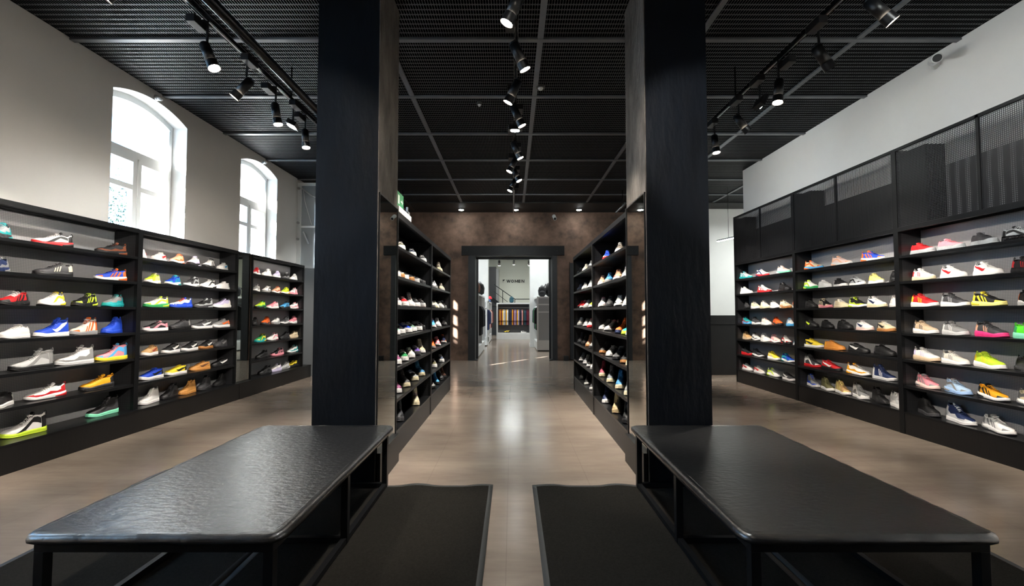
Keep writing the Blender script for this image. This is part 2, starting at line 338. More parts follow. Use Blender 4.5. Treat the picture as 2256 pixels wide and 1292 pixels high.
tc=N(nt,'ShaderNodeTexCoord'); wv=N(nt,'ShaderNodeTexWave',bands_direction='Y'); wv.inputs['Scale'].default_value=3.2; wv.inputs['Distortion'].default_value=1.2; wv.inputs['Detail'].default_value=1; nt.links.new(tc.outputs['Object'],wv.inputs['Vector'])
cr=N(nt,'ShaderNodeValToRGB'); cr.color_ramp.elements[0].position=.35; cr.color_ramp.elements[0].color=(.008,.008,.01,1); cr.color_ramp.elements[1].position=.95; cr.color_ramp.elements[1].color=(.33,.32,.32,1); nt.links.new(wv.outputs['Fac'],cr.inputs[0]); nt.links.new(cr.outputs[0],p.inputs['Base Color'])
U=1.785
rack('display_rack','black steel shoe rack on left wall, nearest the camera',-4.06,3.17,U,.28,1,'left wall racks',proj=.06,perf_plinth=True)
rack('display_rack','black steel shoe rack on left wall under the first window',-4.06,3.17+U,U,.28,1,'left wall racks',proj=.06)
rack('display_rack','black steel shoe rack on left wall, farthest one, beside the column',-4.06,7.10,U,.28,1,'left wall racks',proj=.06,ext=.235)
rack('display_rack','near unit of the shoe rack behind the left column',-1.02,4.0,U,.30,1,'left aisle racks',island=True)
rack('display_rack','far unit of the shoe rack behind the left column',-1.02,4.0+U,U,.30,1,'left aisle racks',island=True)
rack('display_rack','near unit of the shoe rack behind the right column',1.02,4.0,U,.30,-1,'right aisle racks',island=True)
rack('display_rack','far unit of the shoe rack behind the right column',1.02,4.0+U,U,.30,-1,'right aisle racks',island=True)
RW=[3.10,3.10+U,3.10+2*U]
for y,l in zip(RW,('nearest the camera','middle one','farthest one, beside the black counter')):
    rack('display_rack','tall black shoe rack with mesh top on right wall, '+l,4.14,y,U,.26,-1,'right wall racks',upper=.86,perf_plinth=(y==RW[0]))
# one more rack on each wall runs out of the frame
# mirror strip between the left wall racks, with dark plinth running on
mm=thing('wall_mirror','narrow mirror strip between two shoe racks on the left wall','mirror',(-4.06,6.74,0))
part('glass',MB().box(-.02,-.01,.01,.35,.235,TOP-.02),MAT['mirror'],mm)
part('backing',MB().box(-.26,-.022,.0,.36,.0,TOP-.0),MAT['black_steel'],mm)
part('plinth',MB().box(-.02,.058,.0,.36,0,.233),MAT['plinth'],mm)

# ------------------------------------------------------------------ benches
for sg,lab in ((-1,'low black bench left of the aisle, top gleaming with window light'),(1,'low black bench right of the aisle with a matt dark top')):
    B=thing('bench',lab,'bench',(sg*1.365,1.75,0))
    # bench top: slab with softened, slightly uneven rim
    w,l=.485,1.67; rows=[]
    P=[]
    nx,ny=26,60
    def edge(u): return u
    mb=MB()
    rim=[(0,0.0),(.012,.0),(.02,.006),(.022,.018),(.016,.030),(.0,.036),(-.012,.037)]
    ring=[]
    per=[]
    R=.05
    for (cx,cy,a0) in ((w-R,R,-90),(w-R,l-R,0),(-w+R,l-R,90),(-w+R,R,180)):
        for i in range(4): 
            a=math.radians(a0+30*i); per.append((cx+R*math.cos(a),cy+R*math.sin(a),math.cos(a),math.sin(a)))
    # subdivide long runs for waviness
    pp=[]
    for i in range(len(per)):
        a=per[i]; b_=per[(i+1)%len(per)]; d=math.hypot(b_[0]-a[0],b_[1]-a[1]); n=max(1,int(d/.05))
        for k_ in range(n): 
            t_=k_/n; pp.append(tuple(a[j]*(1-t_)+b_[j]*t_ for j in range(4)))
    rings=[]
    rnd=random.Random(5+sg)
    wav=[rnd.uniform(-.0025,.0025) for _ in pp]
    for (o,z) in rim:
        rings.append([(p_[0]+p_[2]*(o-.012+wav[i]),p_[1]+p_[3]*(o-.012+wav[i]),.412+z+(wav[i]*.6 if z>.02 else 0)) for i,p_ in enumerate(pp)]+[None])
    for r_ in rings: r_[-1]=r_[0]
    mb.grid(rings)
    n=len(pp); base=len(mb.v); mb.v+= [rings[-1][i] for i in range(n)]; mb.f.append(tuple(base+i for i in range(n)))
    base=len(mb.v); mb.v+= [rings[0][i] for i in range(n)]; mb.f.append(tuple(base+i for i in reversed(range(n))))
    o=part('bench_top',mb,MAT['bench'],B,smooth=True)
    o.data.polygons[-1].use_smooth=False
    for p_ in o.data.polygons:
        if abs(p_.normal.z)>.99: p_.use_smooth=False
    s=.038; fx=.455
    part('apron',MB().box(-fx,fx,.02,.02+s,.374,.412).box(-fx,fx,l-.02-s,l-.02,.374,.412).box(-fx,-fx+s,.02+s,l-.02-s,.374,.412).box(fx-s,fx,.02+s,l-.02-s,.374,.412),MAT['black_steel'],B,bevel=.002)
    for lx in (-fx,fx-s):
        for ly in (.02,l/2-s/2,l-.02-s):
            part('leg',MB().box(lx,lx+s,ly,ly+s,0.012,.374),MAT['black_steel'],B,bevel=.002)
        part('bottom_rail',MB().box(lx+.004,lx+s-.004,.02+s,l-.02-s,.012,.04),MAT['black_steel'],B)
    for ly in (l/2-s/2,l-.02-s):
        part('cross_rail',MB().box(-fx+s,fx-s,ly+.004,ly+s-.004,.012,.04),MAT['black_steel'],B)
# floor mats
def floor_mat(x0,x1,y0,y1,label,seed):
    r=thing('floor_mat',label,'mat',((x0+x1)/2,y0,0),0,'dark entrance mats under the benches')
    hx=(x1-x0)/2; L=y1-y0; rd=random.Random(seed); nx,ny=24,60; P=[]
    ph=rd.random()*6
    def hgt(x,y):
        e=min(hx-abs(x),y,L-y); s=max(0,1-e/.08)
        return .006+ s*.006*max(0,math.sin(y*7+ph)*math.sin(x*9+ph)) + (max(0,1-(L-y)/.15)*.012*max(0,math.sin(x*13+ph)) )
    m=.03
    for i in range(ny+1):
        y=m+(L-2*m)*i/ny; P.append([(-hx+m+(2*hx-2*m)*j/nx,y,hgt(-hx+m+(2*hx-2*m)*j/nx,y)) for j in range(nx+1)])
    mb=MB().grid(P); part('pile',mb,MAT['mat_pile'],r,smooth=True)
    # rim strip
    mb=MB(); out=[]; inn=[]
    def walk(mm):
        pts=[]
        a,b=-hx+mm,hx-mm; c,d=mm,L-mm
        for i in range(nx): pts.append((a+(b-a)*i/nx,c))
        for i in range(ny): pts.append((b,c+(d-c)*i/ny))
        for i in range(nx): pts.append((b-(b-a)*i/nx,d))
        for i in range(ny): pts.append((a,d-(d-c)*i/ny))
        return pts
    A_,B_=walk(0),walk(m); rings=[[(x,y,.0005) for x,y in A_],[(x,y,hgt(x,y)-.001) for x,y in A_],[(x,y,hgt(x,y)+.0005) for x,y in B_]]
    for q in rings: q.append(q[0])
    part('rubber_rim',mb.grid(rings),MAT['mat_rim'],r,smooth=True)
floor_mat(-1.375,-.14,.6,3.42,'dark carpet mat beside the aisle in front of the left column',1)
floor_mat(-2.60,-1.385,.6,3.30,'dark carpet mat under the outer side of the left bench',2)
floor_mat(.15,1.375,.6,3.42,'dark carpet mat beside the aisle in front of the right column',3)
floor_mat(1.385,2.56,.6,3.30,'dark carpet mat under the outer side of the right bench',4)
# ------------------------------------------------------------------ track lighting
RZ=3.60
def track(x,label):
    t=thing('lighting_track',label,'light track',(x,YN+.1,0),0,'ceiling light tracks')
    L=YB-1.6-YN
    part('rail',MB().box(-.018,.018,0,L,RZ,RZ+.035),MAT['track_black'],t)
    part('rail_slot',MB().box(-.004,.004,0,L,RZ-.002,RZ-.0005),MAT['chrome'],t,label='shiny conductor slot')
    if x<-1: part('mounting_beam',MB().cyl((.09 if x<0 else -.09,0,RZ+.09),(.09 if x<0 else -.09,L,RZ+.09),.045,n=16),MAT['track_black'],t,smooth=True)
    for i in range(8): part('hanger',MB().bar((0,1+i*1.7,RZ+.035),(0,1+i*1.7,CEIL-.0),.012,.012),MAT['track_black'],t)
TX=[-2.42,.035,2.45]
track(TX[0],'black lighting track with round beam on the left of the ceiling')
track(TX[1],'black lighting track over the middle aisle')
track(TX[2],'black lighting track on the right of the ceiling')
def lamp_meshes():
    # local frame: head axis along -Z, lens at z=-.16; bracket pivot at origin
    M={}
    M['lamp_body']=MB().cyl((0,0,.05),(0,0,-.10),.040,.040,n=20).cyl((0,0,-.10),(0,0,-.165),.043,.045,n=20,cap=False).cyl((0,0,.05),(0,0,.065),.036,.03,n=20).mesh('lamp_body',MAT['black_plastic'],True)
    M['lens']=MB().cyl((0,0,-.158),(0,0,-.161),.040,n=20).mesh('lens',MAT['lens_warm'])
    M['off']=MB().cyl((0,0,-.158),(0,0,-.161),.040,n=20).mesh('lens',MAT['lens_off'])
    M['flood']=MB().box(-.075,.075,-.05,.05,-.02,.02).box(-.08,.08,-.055,.055,-.03,-.02).mesh('lamp_body',MAT['black_plastic'],bevel=.003)
    M['flens']=MB().cyl((0,0,-.03),(0,0,-.034),.05,n=20).mesh('lens',MAT['lens_cool'])
    M['gear']=MB().box(-.035,.035,-.08,.08,-.03,.03).mesh('driver_box',MAT['black_plastic'],bevel=.003)
    return M
LM=lamp_meshes(); LN=[0]
def track_lamp(x,y,tx,ty,tz,label,kind='spot',power=None,z=3.36,side=0):
    L=thing('track_spotlight' if kind!='flood' else 'track_floodlight',label,'spotlight',(x,y,RZ),0,'track spotlights')
    d=(Vector((tx,ty,tz))-Vector((x,y,z))).normalized()
    g=put('driver_box',LM['gear'],L,(-.05 if tx>x else .05,-.05,-.05),0)
    part('bracket',MB().bar((0,0,0),(0,0,z-RZ+.02),.016,.012).bar((0,-.05,-.03),(0,.03,-.03),.03,.02),MAT['black_plastic'],L)
    q=d.to_track_quat('-Z','Y')
    off=Vector((0,0,z-RZ))
    h=put('lamp_head',LM['lamp_body'] if kind!='flood' else LM['flood'],L,off); h.rotation_euler=q.to_euler()
    ln=put('lens',{'spot':LM['lens'],'off':LM['off'],'flood':LM['flens']}[kind],h)
    if kind=='off': return
    s=bpy.data.lights.new('spot_beam','SPOT'); s.energy=power or ((170 if (abs(x)<1 and abs(tx)>3.9) else WALL_W if abs(tx)>3.9 else (150 if abs(x)<1 else SPOT_W)) if kind=='spot' else (15 if x>2 else FLOOD_W)); s.spot_size=math.radians((40 if abs(x)<1 and abs(tx)>3.9 else 54) if kind=='spot' else 110); s.spot_blend=.6; s.shadow_soft_size=.04
    s.color=(1.0,.90,.78) if kind=='spot' else (.97,1.0,.98)
    o=bpy.data.objects.new('spot_beam',s); COL.objects.link(o); o.location=Vector((x,y,z))+d*(.17 if kind=='spot' else .05); o.rotation_euler=q.to_euler()
PL=['nearest','second','third','fourth','fifth','sixth','seventh','eighth','ninth']
# left track: heads alternately to the wall racks and to the aisle racks
WZ=1.15
HN=iter('nearest,second,third,fourth,fifth,sixth,seventh,eighth,ninth,tenth,eleventh,twelfth,thirteenth,fourteenth,fifteenth,sixteenth,seventeenth,eighteenth,nineteenth,twentieth,twenty-first,twenty-second,twenty-third,twenty-fourth,twenty-fifth,twenty-sixth,twenty-seventh,twenty-eighth'.split(','))
def hid(): return next(HN)
for y,k,tx,ty,tz,lab in (
 (-1.2,'spot',-4.1,-1.0,WZ,None),(.6,'spot',-4.1,.9,WZ,None),(1.9,'spot',-4.1,2.3,WZ,None),(2.75,'spot',-4.1,2.5,WZ,'track spotlight on the left track cut by the top edge'),
 (3.53,'spot',-1.3,3.4,.9,'large track spotlight nearest on the left track, aimed at left wall rack'),
 (4.07,'spot',-4.15,3.75,WZ,'second spotlight of the left track, turned back to the near rack'),
 (4.58,'spot',-1.8,4.5,.2,'third spotlight of the left track, beside the white floodlight'),
 (4.95,'flood',-3.6,4.7,.8,'white shining floodlight on the left track'),
 (5.25,'spot',-2.0,4.9,.2,'spotlight on the left track beyond the white floodlight'),
 (5.9,'spot',-4.15,5.7,WZ,'farthest visible left track spotlight beside the column'),
 (7.2,'spot',-4.15,8.2,WZ,None),(8.4,'flood',-3.4,9.8,0,None)):
    track_lamp(TX[0],y,tx,ty,tz,lab or '%s black spotlight out of view on the left track'%hid(),k)
for y,k,tx,ty,tz,lab in (
 (-1.0,'spot',-4.2,3.9,1.1,None),(-.4,'spot',4.3,3.9,1.1,None),(.3,'spot',-4.2,4.9,1.1,None),(.9,'spot',4.3,4.9,1.1,None),(1.4,'spot',-4.2,6.0,1.1,None),(1.9,'spot',4.3,6.0,1.1,None),(2.4,'flood',0,2.6,0,None),  # unseen spots toward the wall racks are added as fill
 (2.95,'spot',-1.1,3.1,1.0,'middle track spotlight cut by the top edge of the photo'),
 (3.52,'spot',1.15,3.9,1.0,'largest middle track spotlight, aimed down to the right'),
 (4.1,'spot',-1.15,4.4,1.0,'second middle track spotlight, aimed down to the left'),
 (4.63,'spot',1.15,4.8,1.0,'third middle track spotlight, above the white floodlight'),
 (5.05,'flood',.0,5.4,0.2,'white shining floodlight on the middle track'),
 (5.63,'spot',1.15,5.7,1.0,'middle track spotlight just below the white floodlight'),
 (6.2,'spot',-1.15,6.0,1.0,'middle track spotlight aimed left, third from the far end'),
 (6.64,'spot',1.15,6.4,1.0,'middle track spotlight aimed right, second from the far end'),
 (7.2,'spot',-1.15,7.0,.9,'farthest middle track spotlight aimed left'),
 (7.45,'flood',.0,11.2,1.6,'farthest white floodlight of the middle track')):
    track_lamp(TX[1],y,tx,ty,tz,lab or '%s unseen fill lamp added on the middle track'%hid(),k)
for y,k,tx,ty,tz,lab in (
 (-1.2,'spot',4.15,-1.0,WZ,None),(.6,'spot',4.2,.9,WZ,None),(2.0,'spot',4.2,2.6,WZ,None),
 (3.0,'spot',4.25,2.6,WZ,'nearest right track spotlight, cut by the top edge'),
 (3.55,'off',4.0,3.7,WZ,'unlit track spotlight on the right track'),
 (4.1,'spot',2.0,3.8,.2,'right track spotlight glowing just above the white floodlight'),
 (4.42,'flood',4.3,4.5,2.4,'white shining floodlight on the right track'),
 (4.84,'spot',4.25,4.9,WZ,'right track spotlight below the white floodlight, aimed right'),
 (5.42,'spot',2.6,5.0,.2,'farthest right track spotlight at the column edge'),
 (6.3,'spot',4.25,7.4,WZ,None),(7.3,'spot',4.25,8.2,WZ,None),(-.4,'flood',4.4,.4,2.9,None),(1.3,'flood',4.4,2.0,2.9,None),(2.5,'flood',4.4,3.6,2.9,None),(6.0,'flood',4.4,6.3,3.0,None),(7.0,'flood',4.4,7.6,3.0,None)):  # unseen floods are added to brighten the right wall
    track_lamp(TX[2],y,tx,ty,tz,lab or '%s unseen fill lamp on the right track'%hid(),k)
# recessed downlights in the soffit
for x,l in ((-1.32,'left'),(.10,'middle'),(1.74,'right')):
    r=thing('ceiling_downlight','%s one of three white round downlights over the doorway wall'%l,'downlight',(x,11.73,CEIL-.03),0,'downlights over the doorway wall')
    part('trim_ring',MB().cyl((0,0,0),(0,0,-.02),.085,.08,n=24),MAT['black_plastic'],r,smooth=False)
    part('lens',MB().cyl((0,0,-.02),(0,0,-.026),.062,n=24),MAT['lens_cool'],r)
    s=bpy.data.lights.new('downlight_beam','SPOT'); s.energy=8; s.spot_size=math.radians(120); s.spot_blend=.9; s.shadow_soft_size=.06; s.color=(1,.97,.92)
    o=bpy.data.objects.new('downlight_beam',s); COL.objects.link(o); o.location=(x,11.73,CEIL-.08)
# linear pendant by the counter
p_=thing('linear_pendant_lamp','slim white glowing linear pendant hanging over the black counter','pendant lamp',(4.66,9.6,2.86))
part('tube_body',MB().bar((-.11,.42,0),(.10,-.38,0),.045,.03),MAT['white_plastic'],p_)
part('diffuser',MB().bar((-.11,.42,-.02),(.10,-.38,-.02),.04,.012),pm('glowing_diffuser','#ffffff',.5,emit=(1,1,.98),es=14),p_)
part('cable',MB().cyl((-.02,.1,.0),(-.02,.1,CEIL-2.86),.004,n=6),MAT['black_plastic'],p_)
s=bpy.data.lights.new('counter_fill','AREA'); s.size=.8; s.energy=48; s.color=(.93,1,.98); o=bpy.data.objects.new('counter_fill',s); COL.objects.link(o); o.location=(6.1,9.8,3.6)  # area light added as fill; the panel below is a made-up fixture for it
t=thing('fill_light_panel','square fill light panel added out of view over the sales counter','fill light',(6.1,9.8,3.62))
part('frame',MB().box(-.44,.44,-.44,.44,.0,.03),MAT['white_plastic'],t)
part('diffuser',MB().box(-.4,.4,-.4,.4,-.012,0),pm('counter_fill_diffuser','#ffffff',.5,emit=(.93,1,.98),es=3),t)
part('cable',MB().cyl((0,0,.03),(0,0,CEIL-3.62),.006,n=6),MAT['black_plastic'],t)
# smoke alarms, sensors, cameras
for x,y,r_,lab in ((.34,5.32,.055,'grey round smoke alarm on the mesh ceiling right of the middle track'),(-.42,5.75,.035,'small grey sensor on the ceiling left of the middle track')):
    t=thing('smoke_alarm',lab,'smoke alarm',(x,y,CEIL))
    part('base',MB().cyl((0,0,-.002),(0,0,-.03),r_,r_*.95,n=20),pm('grey_plastic','#4a4844',.5) ,t,smooth=False)
    part('sensor_cap',MB().cyl((0,0,-.03),(0,0,-.05),r_*.6,r_*.4,n=16),MAT['white_plastic'],t)
for y,lab in ((5.45,'white sensor on the wall above the near window'),(7.83,'white sensor on the wall above the far window')):
    t=thing('motion_sensor',lab,'sensor',(XL,y,3.895))
    part('base',MB().cyl((0,0,0),(.02,0,0),.035,n=16),MAT['white_plastic'],t)
    part('sensor_head',MB().cyl((.02,0,0),(.07,0,-.02),.03,.02,n=16),MAT['white_plastic'],t,smooth=True)
def cctv(loc,label,aim,mount,rz=0):
    t=thing('security_camera',label,'security camera',loc)
    part('mount_base',MB().cyl(mount[0],mount[1],.05,.045,n=18),MAT['white_plastic'],t)
    part('arm',MB().cyl(mount[1],(0,0,0),.016,n=10),MAT['white_plastic'],t)
    a=Vector(aim).normalized()
    part('camera_body',MB().cyl(-a*.06,a*.09,.042,.045,n=18),MAT['white_plastic'],t,smooth=False)
    part('lens',MB().cyl(a*.09,a*.096,.036,n=18),MAT['black_plastic'],t)
cctv((4.20,4.42,3.80),'white bullet security camera at the top of the right wall',(-.5,-.75,-.35),((.21,.22,.06),(.13,.16,.06)))
cctv((1.12,11.93,3.78),'small white security camera on the brown wall above the doorway',(.1,-.8,-.6),((0,.16,.06),(0,.12,.06)))
# exit sign on top of the left aisle rack
e=thing('exit_sign','green and white emergency exit light on top of the left aisle rack','exit sign',(-1.045,4.06,TOP))
part('housing',MB().box(-.03,.03,.0,.5,.0,.055),MAT['white_plastic'],e,bevel=.004)
part('sign_plate',MB().box(-.006,.006,.02,.26,.055,.20),pm('exit_green','#0d6b3c',.4,emit='#0d6b3c',es=.25),e)
wm=pm('sign_white','#e8f0ea',.5)
part('pictogram',MB().box(.0065,.008,.05,.10,.09,.17).box(.0065,.008,.15,.22,.12,.135).prism([(.20,.10),(.235,.1275),(.20,.155)],'x',.0065,.008),wm,e)
part('bracket',MB().box(-.02,.02,.40,.47,.055,.09).cyl((0,.44,.09),(0,.44,.14),.01),MAT['chrome'],e)
# black counter at the right
c=thing('sales_counter','long matt black sales counter behind the right wall rack','counter',(3.95,9.3,0))
part('counter_body',MB().box(0,3.1,.03,.7,0,1.03),MAT['counter'],c)
part('counter_top',MB().box(-.02,3.12,0,.73,1.03,1.21),MAT['counter'],c,bevel=.004)
